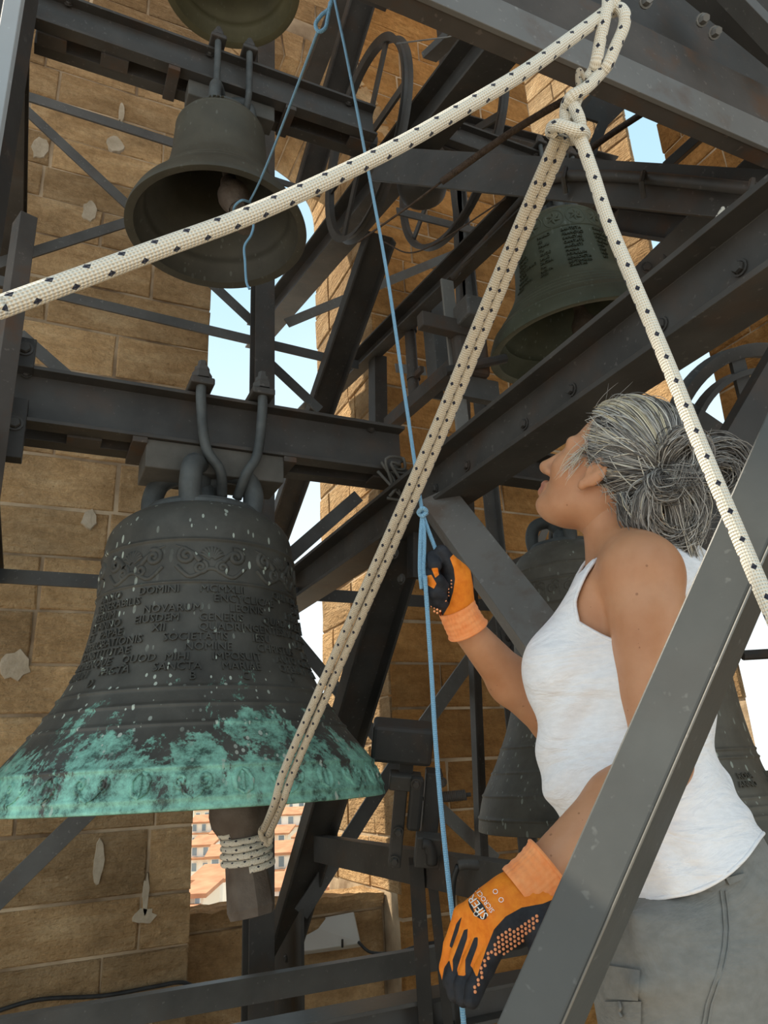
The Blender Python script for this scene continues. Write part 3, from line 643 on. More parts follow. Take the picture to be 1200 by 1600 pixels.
def clapper(b, base, p_top, p_ball, p_end, rb, r0, r1, mt='clapper', oct_=8):
    inv = Vector([float(v) for v in base]); 
    c = MB(); L0 = lambda p: np.asarray(p, float)-np.asarray(base, float)
    ax = unit(L0(p_end)-L0(p_ball)); e = unit(np.cross(ax, V(0, 0, 1) if abs(ax[2]) < .95 else V(1, 0, 0))); g = np.cross(ax, e)
    c.tube([L0(p_top), L0(p_ball)], [.02, .026], 10)
    prof = [(.026, -rb*1.5), (rb*.6, -rb*.95), (rb*.93, -rb*.45), (rb, 0), (rb*.95, rb*.35), (rb*.72, rb*.75), (r0*1.05, rb*1.05)]
    c.lathe(prof, L0(p_ball), 28, (e, g, ax)); o = c.build('clapper', M[mt], None, smooth=True, sharp=60); o.parent = b
    f = MB(); ln = float(np.linalg.norm(np.asarray(p_end)-np.asarray(p_ball)))
    f.lathe([(r0, rb*.95), (r1, ln-.02), (r1*.9, ln), (.0001, ln+.004)], L0(p_ball), oct_, (e, g, ax)); q = f.build('clapper_flight', M[mt], None); q.parent = o
    return o
pb_, pe_ = at(374, 1268, 1.96), at(394, 1432, 1.86)
clapper(bigb, LB, at(330, 860, 2.38), pb_, pe_, .080, .050, .062)
# ---- small bell above it
LS = V(.475, YB, 3.548)
smb, rads = make_bell(LS, .335, .545, M['bell_small'], 'brown bell hanging upper left with a thin cord tied to its clapper', [(.48, .003, .003), (.52, .003, .003), (.13, .002, .003), (.16, .002, .003)])
BPs = None
ins2 = inscribe(smb, rads, [(['1953'], .49, .03, [D(-18)])], M['bell_small'], facing(LS))
crown(smb, .335, .54, .78)
clapper(smb, LS, LS+V(0, 0, .45), at(366, 308, 2.72), at(386, 356, 2.66), .060, .036, .040)
# ---- bell at the top edge
LT = ony(362, -22, YB); tpb, radt = make_bell(LT, .30, .5, M['bell_top'], 'ochre bell whose rim just shows at the top edge above the brown bell', [(.1, .003, .004)])
crown(tpb, .30, .5, .6); clapper(tpb, LT, LT+V(0, 0, .4), LT+V(0, 0, .08), LT+V(0, 0, .0), .05, .03, .03)
# ---- olive bell upper right, swung a little
L3 = at(908, 541, 3.30); olb, rado = make_bell(L3, .410, .64, M['bell_olive'], 'olive bronze bell with medallions hanging upper right above the woman', [(.08, .003, .004), (.125, .004, .004), (.15, .003, .003), (.172, .003, .003), (.195, .003, .003), (.478, .004, .004), (.575, .003, .003)], tilt=(D(2), D(-6.3), 0))
t3 = facing(L3)
W3 = [(['HORA', 'PAULO', 'BAUTISTA', 'SANCTI'], .50), (['DIE', 'XII', 'FRANCISCI', 'LAUDATE'], .475), (['ANNO', 'PAULI', 'SANCTAE', 'DOMINI'], .45), (['SONAT', 'TU', 'CANTATE', 'GLORIA'], .425), (['SIGNO', 'VIVOS', 'AUGUSTI', 'PAX'], .40), (['DOCTRINAE', 'LAUS', 'MARIA', 'DEO'], .375), (['VOCE', 'SACRA', 'POPULUM', 'REX'], .35), (['MANUS', 'PIA', 'BENEDICTA', 'EST'], .325), (['CAMPANA', 'NOVA', 'SEPTEMBRIS'], .30), (['FIDES', 'SPES', 'CARITAS'], .275)]
inscribe(olb, rado, [(w, h*.9, .0185, [D(a) for a in (-56, -24, 4, 42)][:len(w)]) for w, h in W3], M['bell_olive'], t3)
paths = []
for k in range(14):
    paths = []; c = t3+D(-78)+k*D(25.7); g = lambda a, h: (c+a/.21, .526+h)
    paths.append(([g(.042*math.cos(a), .044*math.sin(a)) for a in np.linspace(0, 2*math.pi, 25)], .0035))
    for i in range(6): a = i*math.pi/3+.3; paths.append(([g(0, 0), g(.016*math.cos(a), .016*math.sin(a)), g(.030*math.cos(a+.3), .030*math.sin(a+.3))], [.006, .008, .003]))
    relief_tubes(olb, rado, paths, M['bell_olive'], 'medallion')
crown(olb, .4, .635, .8); clapper(olb, L3, L3+V(0, 0, .5), L3+V(.05, 0, .1), L3+V(.06, 0, -.02), .06, .04, .04)
# ---- two bells behind the woman
L4 = at(940, 1290, 2.85); gb, radg = make_bell(L4, .475, 1.13, M['bell_grey'], 'grey banded bell between the post and the woman, its lip beside her forearm', [(.05, .005, .005), (.13, .005, .005), (.21, .004, .004), (.30, .004, .004), (.80, .005, .005), (.84, .004, .004), (.94, .005, .005), (1.0, .004, .004)])
paths = []; t4 = facing(L4)
for k in range(26):
    paths = []; c = t4+k*D(13.8); g = lambda a, h: (c+a/.25, .892+h)
    paths.append((spiral(c, .895, .022, 1.3, 1, 0, 14, .25), [.005]*14)); paths.append(([g(.03, -.03), g(.03, .035)], .003)); paths.append(([g(-.0, .03), g(.015, .04), g(.03, .03)], .005))
    relief_tubes(gb, radg, paths, M['bell_grey'], 'scroll_ornament')
crown(gb, .45, 1.12, .9)
L5 = at(1072, 1405, 2.0); rb5, rad5 = make_bell(L5, .425, .75, M['bell_grey'], 'grey lined bell at the right edge behind the white top', [(.04, .005, .005), (.085, .004, .004), (.115, .004, .004), (.217, .004, .004), (.238, .004, .004), (.26, .004, .004), (.357, .004, .004), (.378, .004, .004), (.6, .004, .004)])
inscribe(rb5, rad5, [(['ROSA', 'MARIA'], .305, .02, [D(40), D(70)]), (['ANNO', 'DOMINI'], .285, .02, [D(38), D(66)])], M['bell_grey'], facing(L5)); crown(rb5, .45, .745, .8)

# ================================================================== headstocks: paired channels the bells hang from
def headstock(z0, z1, x0, x1, label, blk, xs_bolt, zl, sc=1.0, wood='wood', blky=.17):
    h = thing('headstock_beam', ((x0+x1)/2, YB, z0), label, 'beam', None); zc = (z0+z1)/2; H = z1-z0; gap = .035*sc
    bar('channel', (x0, YB-gap, zc), (x1, YB-gap, zc), [(-a, b) for a, b in C_(H, .062*sc, .012)][::-1] if False else C_(H, .062*sc, .012), 'steel', (0, 0, 1), h)
    bar('channel', (x0, YB+gap, zc), (x1, YB+gap, zc), C_(H, .062*sc, .012, -1), 'steel', (0, 0, 1), h)
    for x in blk[2]: MB().box((x, YB, z0-.010), (.045, .19*sc, .02)).build('batten', M['steel_rust'], h, bevel=.002)
    for x in (x0+.06, x1-.06, x0+.28): MB().box((x, YB, z0-.004), (.10, .07*sc, .008)).build('batten', M['steel_rust'], h)
    MB().box(((blk[0]+blk[1])/2, YB, z0-.048*sc), (blk[1]-blk[0], blky*sc, .095*sc)).build('bearing_block', M[wood], h, bevel=.004)
    for x in (x0+.1, (x0+x1)/2-.05, x1-.12): bolt((x, YB-gap-.02, z1-.012), (0, -1, .2), .011, h)
    for x, dx in xs_bolt:
        pl = MB().box((x, YB-.03, z1+.02*sc), (.078*sc, .24*sc, .026*sc)).build('clamp_plate', M['steel'], h, bevel=.006)
        for yy in (-.112*sc,):
            mb = MB(); mb.tube(spline([(x, YB+yy-.012, z1+.06*sc), (x, YB+yy-.012, z1-.05), (x+dx*.3, YB+yy-.010, z0-.02), (x+dx, YB+yy-.005, zl+.03), (x+dx*1.3, YB+yy+.05, zl-.035)], 6), .0165*sc, 10)
            mb.build('hanger_rod', M['crown'], h, smooth=True)
            mb = MB(); mb.lathe([(.033*sc, 0), (.033*sc, .02*sc), (.025*sc, .032*sc), (.024*sc, .045*sc), (.016*sc, .05*sc), (.014*sc, .068*sc), (0.0001, .07*sc)], (x, YB+yy-.012, z1+.032*sc), 6); mb.build('hanger_nut', M['steel'], h)
    return h
zL0, zL1 = 2.625, 2.81
xb = [onp(x, 720, 1, YB)[0] for x in (222, 432)]
headstock(zL0, zL1, -.20, 1.17, 'lower headstock beam of paired channels carrying the green bell', (xb[0], xb[1], (xb[0]-.02, xb[1]+.02)), ((onp(295, 600, 1, YB)[0]+.02, .07), (onp(386, 620, 1, YB)[0]+.02, -.05)), 2.50)
zU0, zU1 = 4.225, 4.395
xb = [onp(x, 170, 1, YB)[0] for x in (290, 425)]
headstock(zU0, zU1, -.22, 1.14, 'upper headstock beam of paired channels carrying the brown bell', (xb[0], xb[1], (xb[0]-.06, xb[1]+.06)), ((onp(332, 100, 1, YB)[0], -.0), (onp(380, 110, 1, YB)[0], -.0)), 4.14, .8, blky=.10)
headstock(5.24, 5.40, -.2, 1.3, 'highest headstock beam, the one over the ochre bell at the top edge', (.25, .75, (.2, .8)), ((.4, 0), (.6, 0)), 5.15, .7)
headstock(4.36, 4.5, L3[0]-.6, L3[0]+.6, 'short headstock beam above the olive bell', (L3[0]-.2, L3[0]+.3, (L3[0]-.25, L3[0]+.35)), ((L3[0]-.05, 0), (L3[0]+.15, 0)), 4.25, .7)
# tarred canvas rag where the lower beam meets the main beam
mb = MB(); rnd = random.Random(3)
for k in range(16):
    a = at(600+rnd.uniform(0, 40), 735+rnd.uniform(-5, 25), 2.66); mb.tube(spline([a, a+V(rnd.uniform(-.05, .05), -.03, rnd.uniform(-.05, .03)), a+V(rnd.uniform(-.05, .06), -.04, rnd.uniform(-.09, .04)), a+V(rnd.uniform(-.06, .07), -.02, rnd.uniform(-.1, .03))], 4), .006, 5)
tag(mb.build('frayed_rope_bundle', M['wood'], None, smooth=True), 'frayed grey fibre bundle caught where the lower headstock meets the main beam', 'rope')

# ================================================================== bell wheels
def wheel(c, R, label, spokes=6, w=.05, mt='steel', ax=(1, 0, 0), ph=0.2, pipe=.02, hub=.05):
    t = thing('bell_wheel', c, label, 'wheel', 'bell wheels in the frame'); a = unit(ax); e = unit(np.cross(a, V(0, 0, 1))); g = np.cross(a, e); c = np.asarray(c, float)
    MB().lathe([(R, -w/2), (R+.006, -w/2), (R-.012, -w*.15), (R-.012, w*.15), (R+.006, w/2), (R, w/2), (R-.028, w*.3), (R-.028, -w*.3)], c, 72, (e, g, a), closed=True).build('rim', M[mt], t, smooth=True, sharp=35)
    for k in range(spokes):
        th = ph+math.pi*2*k/spokes; d = e*math.cos(th)+g*math.sin(th); tn = np.cross(a, d)
        MB().box(c+d*(R*.5), (R-.03, .045, .012), (d, tn, a)).build('spoke', M[mt], t)
    MB().lathe([(.02, -.05), (hub, -.05), (hub, .05), (.02, .05)], c, 20, (e, g, a), closed=True).build('hub', M[mt], t)
    return t
cw = onx(569, 224, 1.21); p1, p2 = onx(612, 62, 1.21), onx(531, 384, 1.21)
wheel(cw, float(np.linalg.norm(p1-p2))/2*1.0, 'tall spoked bell wheel seen almost edge-on left of the grey posts', 6)
cw2 = onx(700, 228, 1.95); wheel(cw2, .60, 'larger spoked bell wheel behind the slanting conduit beam', 6, .05, 'steel', ph=.5)
cw3 = at(1190, 720, 2.0); wheel(cw3, .31, 'bell wheel with double rim at the right edge behind the woman\'s hair', 8, .045, 'steel', unit(-FW+CR*.3), .35)
MB().lathe([(.235, -.02), (.25, -.02), (.25, .02), (.235, .02)], cw3, 64, (unit(np.cross(unit(-FW+CR*.3), V(0, 0, 1))), np.cross(unit(-FW+CR*.3), unit(np.cross(unit(-FW+CR*.3), V(0, 0, 1)))), unit(-FW+CR*.3)), closed=True).build('inner_rim', M['steel'], bpy.data.objects['bell_wheel.002'])
# counterweight below the wheels
cwt = thing('counterweight', at(662, 312, 3.3), 'dark rounded counterweight hanging under the spoked wheels', 'weight')
MB().lathe([(.0, 0), (.07, .005), (.10, .03), (.115, .08), (.115, .24), (.0, .245)], at(662, 312, 3.3), 24).build('weight_body', M['steel'], cwt, smooth=True, sharp=40)
MB().box(at(662, 312, 3.3)+V(0, 0, .28), (.05, .05, .08)).build('weight_stem', M['steel'], cwt)
# bearing box and plates left of the olive bell
bb = thing('bearing_housing', at(745, 520, 3.1), 'worn grey bearing housing with plates beside the olive bell', 'bearing')
MB().box(at(738, 490, 3.1), (.12, .12, .10)).build('housing', M['steel_flat'], bb, bevel=.01)
MB().box(at(705, 512, 3.1), (.30, .05, .07)).build('plate', M['steel_rust'], bb, bevel=.005)
MB().box(at(735, 555, 3.12), (.16, .06, .20)).build('bearing_plate', M['steel_rust'], bb, bevel=.02)
MB().tube([at(695, 580, 3.0), at(790, 560, 3.1)], .02, 10).build('shaft', M['iron'], bb)
MB().box(at(745, 610, 3.1), (.2, .04, .10)).build('lower_plate', M['steel_flat'], bb)

# ================================================================== striking hammer
dh = 2.25
hm = thing('striking_hammer', at(650, 1600, dh), 'dark iron striking hammer on a stand beside the green bell lip', 'hammer')
hx, hu = unit(CR*.99+CU*-.09), unit(CU*.99+CR*.09)
A3 = (hx, unit(np.cross(hu, hx)), hu)
hc = at(628, 1158, dh)
MB().box(hc, (.182, .11, .112), A3).build('hammer_head', M['iron'], hm, bevel=.012)
MB().box(at(634, 1202, dh), (.042, .03, .06), A3).build('hammer_neck', M['iron'], hm)
MB().box(at(633, 1220, dh-.02), (.095, .06, .045), A3).build('clevis', M['steel'], hm, bevel=.004)
MB().box(at(622, 1285, dh-.02), (.038, .04, .26), A3).build('hammer_arm', M['steel'], hm, bevel=.004)
MB().box(at(649, 1255, dh-.05), (.04, .035, .16), A3).build('lever', M['iron'], hm, bevel=.01)
MB().box(at(672, 1275, dh), (.05, .06, .28), A3).build('side_plate', M['iron'], hm, bevel=.004)
MB().box(at(668, 1328, dh-.05), (.075, .05, .09), A3).build('bearing_block', M['steel'], hm, bevel=.004)
pv = MB(); pv.tube(spline([at(660, 1318, dh-.09), at(668, 1320, dh-.09), at(674, 1335, dh-.09), at(675, 1350, dh-.09)], 4), .016, 10); pv.build('crank', M['iron'], hm, smooth=True)
sp_ = MB(); sp0, sp1 = at(676, 1247, dh), at(728, 1242, dh)
ax = unit(sp1-sp0); e = unit(np.cross(ax, V(0, 0, 1))); g = np.cross(ax, e)
sp_.tube([sp0+ax*float(np.linalg.norm(sp1-sp0))*k/200+(e*math.cos(k*.55)+g*math.sin(k*.55))*.013 for k in range(201)], .0035, 6); sp_.build('spring', M['steel_rust'], hm, smooth=True)
MB().tube([sp0-ax*.03, sp1+ax*.015], .006, 8).build('spring_rod', M['iron'], hm)
for x, y, d_ in ((690, 1222, dh-.03), (622, 1300, dh-.05), (616, 1345, dh-.05), (650, 1225, dh-.09)): bolt(at(x, y, d_), -FW, .012, hm)
bar('stand_post', at(650, 1345, dh), at(668, 1640, dh), R_(.045, .05), 'iron', FW, hm)
bar('stand_strut', at(672, 1345, dh), at(705, 1640, dh), R_(.03, .04), 'iron', FW, hm)
mb = MB(); mb.tube(spline([at(716, 1352, 2.0), at(735, 1350, 2.0), at(790, 1358, 2.0), at(860, 1368, 2.0)], 4), .014, 10); mb.build('conduit', M['steel'], frame, smooth=True)
mb = MB(); mb.tube(spline([at(716, 1352, 2.0), at(708, 1380, 2.0), at(708, 1440, 2.0), at(716, 1600, 2.0)], 4), .008, 8); mb.build('conduit', M['cable'], frame, smooth=True)

# ================================================================== small electrical things on the sill
fl = thing('floodlight', at(518, 1455, 4.05), 'pale grey flat floodlight leaning below the window sill', 'lamp')
q = [at(468, 1440, 3.98), at(553, 1424, 4.02), at(564, 1474, 3.92), at(468, 1487, 3.86)]; nrm = unit(np.cross(q[1]-q[0], q[3]-q[0])); nrm = nrm if nrm@FW > 0 else -nrm
mb = MB(); mb.add(q+[p+nrm*.05 for p in q], [(0, 1, 2, 3), (7, 6, 5, 4), (0, 4, 5, 1), (1, 5, 6, 2), (2, 6, 7, 3), (3, 7, 4, 0)]); mb.build('lamp_panel', mat('pale_enamel', (.46, .44, .40), (.52, .5, .45), 4, .5), fl, bevel=.006)
mb = MB(); mb.tube(spline([at(535, 1468, 3.9), at(535, 1480, 3.9)], 3), .006, 6); mb.build('switch', M['cable'], fl)
jb = thing('junction_box', at(380, 1500, 3.9), 'black junction box with loose cables behind the post under the window', 'box')
MB().box(at(384, 1483, 4.0), (.10, .06, .07)).build('box_body', M['cable'], jb, bevel=.008)
for k in range(3):
    mb = MB(); mb.tube(spline([at(374+4*k, 1495, 3.95), at(366+6*k, 1515, 3.93), at(372+6*k, 1545, 3.93), at(366, 1580, 3.9)], 5), .006, 6); mb.build('lead', M['cable'], jb, smooth=True)
cb1 = MB(); cb1.tube(spline([ony(x_, y_, 3.97) for x_, y_ in ((-20, 1585), (60, 1562), (160, 1556), (240, 1542), (285, 1535), (312, 1548))], 6), .009, 8)
tag(cb1.build('power_cable', M['cable'], None, smooth=True), 'black cable drooping along the foot of the left stone wall', 'cable')
cb2 = MB(); cb2.tube(spline([at(560, 1472, 3.86), at(580, 1488, 3.8), at(620, 1488, 3.75), at(660, 1476, 3.7), at(700, 1470, 3.7)], 6), .008, 8)
tag(cb2.build('power_cable', M['cable'], None, smooth=True), 'black cable curving right from the pale floodlight', 'cable')
MB().tube([at(1160, 1024, 2.9), at(1230, 1020, 2.9)], .02, 8).build('window_bar', M['iron'], frame)
# ================================================================== ropes
RR = .0085
wr1 = thing('white_rope', at(900, 205, 1.0), 'thick white flecked rope from the left edge via the knot down to the clapper', 'rope')
a = lambda *p: at(*p)
hp = [a(0, 480, .58)+(a(0, 480, .58)-a(120, 436, .62))*12+V(0, 0, -.1), a(0, 480, .58)+(a(0, 480, .58)-a(120, 436, .62))*5+V(0, 0, -.02), a(-60, 503, .56), a(0, 480, .58), a(120, 436, .62), a(250, 388, .67), a(380, 340, .72), a(500, 287, .77), a(620, 229, .82), a(720, 172, .87), a(820, 112, .92), a(895, 58, .97), a(938, 26, 1.0)]
rope('pull_line', hp+[a(952, 12, 1.0), a(962, -12, 1.0), a(952, -45, 1.0)], .0090, M['rope'], wr1)
rope('loop', [a(948, -30, 1.01), a(950, 4, .995), a(945, 30, .99), a(938, 62, .99), a(932, 95, .99), a(926, 112, 1.0), a(912, 132, 1.0), a(900, 158, 1.0), a(893, 190, 1.0)], .0082, M['rope'], wr1)
rope('loop', [a(958, 18, 1.02), a(968, 14, 1.0), a(976, 24, .99), a(974, 44, .99), a(962, 72, .99), a(950, 100, .99), a(938, 115, .995), a(915, 138, .985), a(892, 152, .985), a(884, 170, 1.0), a(884, 195, 1.0)], .0082, M['rope'], wr1)
rope('knot', [a(870, 208, .99), a(862, 200, .985), a(872, 196, .965), a(895, 203, .96), a(910, 205, .97), a(912, 214, 1.0), a(890, 218, 1.02), a(868, 212, 1.02), a(861, 204, 1.0), a(880, 198, .98), a(902, 206, .975), a(906, 218, .99)], .0080, M['rope'], wr1)
rope('knot', [a(896, 165, .99), a(905, 185, .985), a(907, 205, .985), a(900, 222, .985)], .008, M['rope'], wr1)
rope('knot', [a(915, 125, .985), a(905, 110, .985), a(903, 125, .985), a(908, 140, .985), a(916, 128, .985)], .0035, M['rope_old'], wr1)
dn = [(878, 212, 1.0), (820, 345, 1.07), (755, 500, 1.15), (690, 660, 1.23), (625, 810, 1.31), (560, 955, 1.38), (500, 1090, 1.45), (450, 1205, 1.51)]
rope('tail_line', [a(x-6, y-1, d) for x, y, d in dn]+[a(428, 1258, 1.55), a(412, 1296, 1.80)], .0082, M['rope_old'], wr1)
rope('tail_line', [a(x+8, y+2, d+.004) for x, y, d in dn]+[a(440, 1258, 1.55), a(420, 1304, 1.80)], .0082, M['rope_old'], wr1)
ax = unit(pe_-pb_); e = unit(np.cross(ax, V(0, 0, 1))); g = np.cross(ax, e); c0 = at(382, 1299, 1.942)
pts = []
for k in range(5*20):
    th = k*2*math.pi/20; t = k/100; pts.append(c0+ax*(t*.085)+(e*math.cos(th)+g*math.sin(th))*(.060+.004*math.sin(3*th+t*7))+ax*.012*math.cos(th+1))
rope('clapper_hitch', pts[::2], .0082, M['rope'], wr1, n=3)
rope('clapper_hitch', [a(417, 1288, 1.82), a(408, 1300, 1.81), a(418, 1318, 1.82), a(424, 1300, 1.82), a(412, 1286, 1.83)], .008, M['rope_old'], wr1)
wr2 = rope('white_rope', [a(896, 205, .985), a(908, 222, .975), a(925, 268, .965), a(950, 345, .945), a(985, 430, .92), a(1018, 508, .90), a(1052, 590, .87), a(1088, 680, .84), a(1125, 768, .81), a(1160, 850, .785), a(1192, 925, .755), a(1240, 1035, .72)], .0087, M['rope'])
tag(wr2, 'white flecked rope running from the knot down past the woman\'s hair', 'rope')
wr3 = thing('white_rope', a(1085, 400, 2.3), 'thin doubled white rope far behind the slanting rope at the right', 'rope')
for k in (0, 1): rope('strand', [a(1130+9*k, 325, 1.80), a(1085+9*k, 398, 1.76), a(1038+9*k, 470, 1.72)], .0048, M['rope'], wr3)
# dark twisted wire rope behind the knot
P = spline([a(640, 330, 2.2), a(700, 278, 2.15), a(800, 205, 2.05), a(880, 158, 2.0)], 10); tw = MB(); tw.tube([a(560, 378, 2.3), a(640, 322, 2.2), a(695, 280, 2.15)], .0035, 6); tw.tube(spline([a(690, 284, 2.15), a(800, 206, 2.05), a(900, 146, 2.0)], 8), .010, 8)
tw2 = MB(); tw2.tube(spline([a(905, 245, 2.3), a(960, 206, 2.35), a(1012, 172, 2.4)], 8), .011, 8); tag(tw2.build('wire_rope', M['wire_rope'], None, smooth=True), 'short dark twisted wire rope crossing the sky gap right of the knot', 'rope')
tag(tw.build('wire_rope', M['wire_rope'], None, smooth=True), 'dark brown greased wire rope stretched behind the knot', 'rope')
tw = MB(); tw.tube([a(620, 68, 3.1), a(700, 58, 2.9), a(730, 50, 2.8)], .003, 6); tw.tube([a(720, 50, 2.8), a(735, 49, 2.78)], .008, 8)
tag(tw.build('wire_cable', M['steel_pale'], None, smooth=True), 'thin steel wire running from the tall wheel rim to the top beam', 'wire')
tw = MB(); tw.tube(spline([a(600, 378, 3.0), a(640, 395, 2.9), a(690, 375, 2.8), a(790, 310, 2.5)], 8), .003, 6); tag(tw.build('wire_cable', M['wire_rope'], None, smooth=True), 'thin rusty wire slung below the counterweight', 'wire')
# pale blue cord
bl = thing('blue_cord', a(660, 800, 1.30), 'thin pale blue cord pulled in the raised glove, its tail hanging past the lower glove', 'cord')
rope('cord', [a(515, -40, 1.9), a(524, 5, 1.86), a(545, 105, 1.78), a(578, 280, 1.66), a(605, 430, 1.54), a(630, 600, 1.43), a(652, 750, 1.33), a(659, 796, 1.30)], .0036, M['rope_blue'], bl, 8)
rope('cord', [a(659, 798, 1.30), a(668, 825, 1.29), a(682, 862, 1.275), a(690, 885, 1.265)], .0036, M['rope_blue'], bl, 8)
for dx in (-3, 3): rope('cord', [a(660, 800, 1.30), a(660+dx, 840, 1.275), a(659+dx, 890, 1.255), a(662+dx, 920, 1.25)], .0036, M['rope_blue'], bl, 8)
rope('cord', [a(664, 900, 1.245), a(668, 960, 1.23), a(674, 1050, 1.20), a(680, 1150, 1.16), a(688, 1250, 1.12), a(699, 1360, 1.08), a(708, 1440, 1.05), a(718, 1530, 1.02), a(728, 1640, .99)], .0038, M['rope_blue'], bl, 8)
rope('cord_knot', [a(654, 800, 1.295), a(660, 794, 1.285), a(666, 799, 1.29), a(660, 806, 1.29), a(654, 801, 1.30), a(659, 796, 1.305), a(667, 804, 1.295)], .0040, M['rope_blue'], bl, 8)
bl2 = thing('blue_cord', a(500, 48, 1.9), 'blue cord with a loop at the top running to the brown bell clapper', 'cord')
rope('cord_loop', [a(520, -12, 1.88), a(515, 12, 1.88), a(502, 24, 1.88), a(493, 38, 1.88), a(498, 49, 1.88), a(508, 44, 1.88), a(512, 28, 1.88), a(516, 4, 1.88)], .005, M['rope_blue'], bl2, 8)
rope('cord', [a(497, 48, 1.88), a(470, 120, 2.1), a(430, 225, 2.4), a(405, 285, 2.55), a(390, 315, 2.62)], .0040, M['rope_blue'], bl2, 8)
hc_ = at(378, 330, 2.66)
rope('cord_hitch', [a(391, 316, 2.62), a(378, 313, 2.58), a(367, 322, 2.6), a(366, 334, 2.64), a(376, 340, 2.6), a(388, 335, 2.6)], .0045, M['rope_blue'], bl2, 8)
rope('cord', [a(391, 340, 2.6), a(396, 352, 2.6), a(392, 368, 2.6), a(382, 385, 2.6), a(383, 410, 2.6), a(385, 440, 2.6), a(390, 452, 2.6)], .0045, M['rope_blue'], bl2, 8)

# ================================================================== the town below, seen through the window
M['plaster'] = mat('cream_plaster', (.80, .72, .60), (.9, .85, .76), .15, .9)  # house walls made very light so shaded fronts look overexposed
M['plaster2'] = mat('ochre_plaster', (.75, .60, .43), (.85, .72, .56), .15, .9)
M['tile'] = mat('terracotta_tile', (.42, .17, .08), (.56, .27, .14), .8, .9)
M['pane'] = mat('window_pane', (.16, .20, .22), (.26, .30, .32), .5, .3)
struct(MB().add([(-120, 40, -14), (160, 40, -14), (260, 330, -4), (-160, 330, -4), (260, 330, -60), (-160, 330, -60), (160, 40, -60), (-120, 40, -60)], [(0, 1, 2, 3), (3, 2, 4, 5), (0, 3, 5, 7), (1, 0, 7, 6), (2, 1, 6, 4)]).build('ground', mat('hillside', (.45, .38, .28), (.58, .5, .38), .05, .95)))
rnd = random.Random(11)
def building(px, ytop, ybot, d, wpx, label, wallm, rows, cols, roofm='tile', dep=3.5):
    base = at(px, ybot, d); w = wpx*d/F; h = (ybot-ytop)*d/F*1.02; hr = h*.13
    b = thing('town_house', (base[0], base[1], base[2]), label, 'building', 'houses of the town below')
    e = unit(RT+FH*rnd.uniform(-.25, .1)); n_ = V(e[1], -e[0], 0); n_ = n_ if n_@FH < 0 else -n_; A = (e, n_, UPW)
    MB().box(base-n_*dep/2+V(0, 0, (h-hr)/2-6), (w, dep, h-hr+12), A).build('house_wall', M[wallm], b)
    rf = MB(); z = h-hr; q = [base+e*sx2*(w/2+.25)+n_*.3+V(0, 0, z) for sx2 in (-1, 1)]+[base+e*sx2*(w/2+.25)-n_*dep+V(0, 0, z+hr*1.6) for sx2 in (1, -1)]
    rf.add(q+[p-V(0, 0, .25) for p in q], [(0, 1, 2, 3), (7, 6, 5, 4), (0, 4, 5, 1), (1, 5, 6, 2), (2, 6, 7, 3), (3, 7, 4, 0)]); rf.build('roof', M[roofm], b)
    for r_ in range(rows):
        for c_ in range(cols):
            u = (c_+.5)/cols-.5; zz = (h-hr)*(r_+.55)/rows; cw_ = w/cols*.42; ch = (h-hr)/rows*.52
            p = base+e*u*w+n_*.05+V(0, 0, zz); f = MB().box(p, (cw_*1.25, .15, ch*1.15), A).build('window', M['plaster'], b)
            MB().box(p+n_*.06, (cw_, .08, ch), A).build('pane', M['pane'], f)
    if rows > 1:
        for r_ in range(1, rows):
            MB().box(base+n_*.5+V(0, 0, (h-hr)*(r_+.12)/rows), (w*.8, 1.0, .22), A).build('balcony', M['tile' if r_ % 2 else 'plaster'], b)
    return b
HS = [(322, 1372, 1436, 52, 52, 'plaster', 3, 2), (300, 1395, 1440, 44, 34, 'plaster2', 2, 2), (348, 1335, 1395, 70, 50, 'plaster2', 2, 2), (312, 1318, 1368, 84, 36, 'plaster', 2, 2), (345, 1300, 1345, 100, 34, 'plaster2', 2, 2), (318, 1282, 1325, 120, 44, 'plaster', 2, 3), (330, 1262, 1295, 160, 60, 'plaster2', 1, 4),
      (430, 1385, 1450, 50, 46, 'plaster', 2, 2), (468, 1372, 1440, 57, 50, 'plaster2', 2, 2), (440, 1330, 1395, 74, 60, 'plaster', 2, 3), (478, 1305, 1350, 95, 40, 'plaster2', 2, 2), (430, 1300, 1345, 110, 42, 'plaster2', 2, 2), (455, 1270, 1315, 135, 60, 'plaster', 2, 3), (420, 1255, 1290, 170, 60, 'plaster2', 1, 4), (480, 1245, 1285, 190, 70, 'plaster', 1, 4), (500, 1385, 1450, 64, 40, 'plaster', 2, 2), (395, 1350, 1420, 63, 50, 'plaster2', 2, 2), (375, 1290, 1350, 115, 50, 'plaster', 2, 2)]
pos = ['left of the clapper', 'right of the clapper']; wh = {'plaster': 'cream', 'plaster2': 'ochre'}
LBL = ['cream terraced house with wide windows nearest the sill', 'low ochre house at the left window jamb above the sill', 'ochre house half hidden by the clapper foot', 'cream house in the middle of the left window strip', 'small ochre house beside the rope coil', 'cream house with three windows a row above the coil', 'long ochre house highest in the left window strip',
       'cream house close under the post by the sill', 'ochre house between the post and the raking strut at the sill', 'cream house with three bays right of the post', 'ochre house touching the raking strut halfway up', 'ochre house just right of the post halfway up', 'wide cream house higher up right of the post', 'long ochre house near the bell lip by the rope', 'long cream house highest under the bell lip', 'cream house seen in the gap right of the raking strut', 'ochre house behind the post foot', 'cream house behind the rope coil']
for hsp, lb in zip(HS, LBL): building(hsp[0], hsp[1], hsp[2], hsp[3], hsp[4], lb, hsp[5], hsp[6], hsp[7])
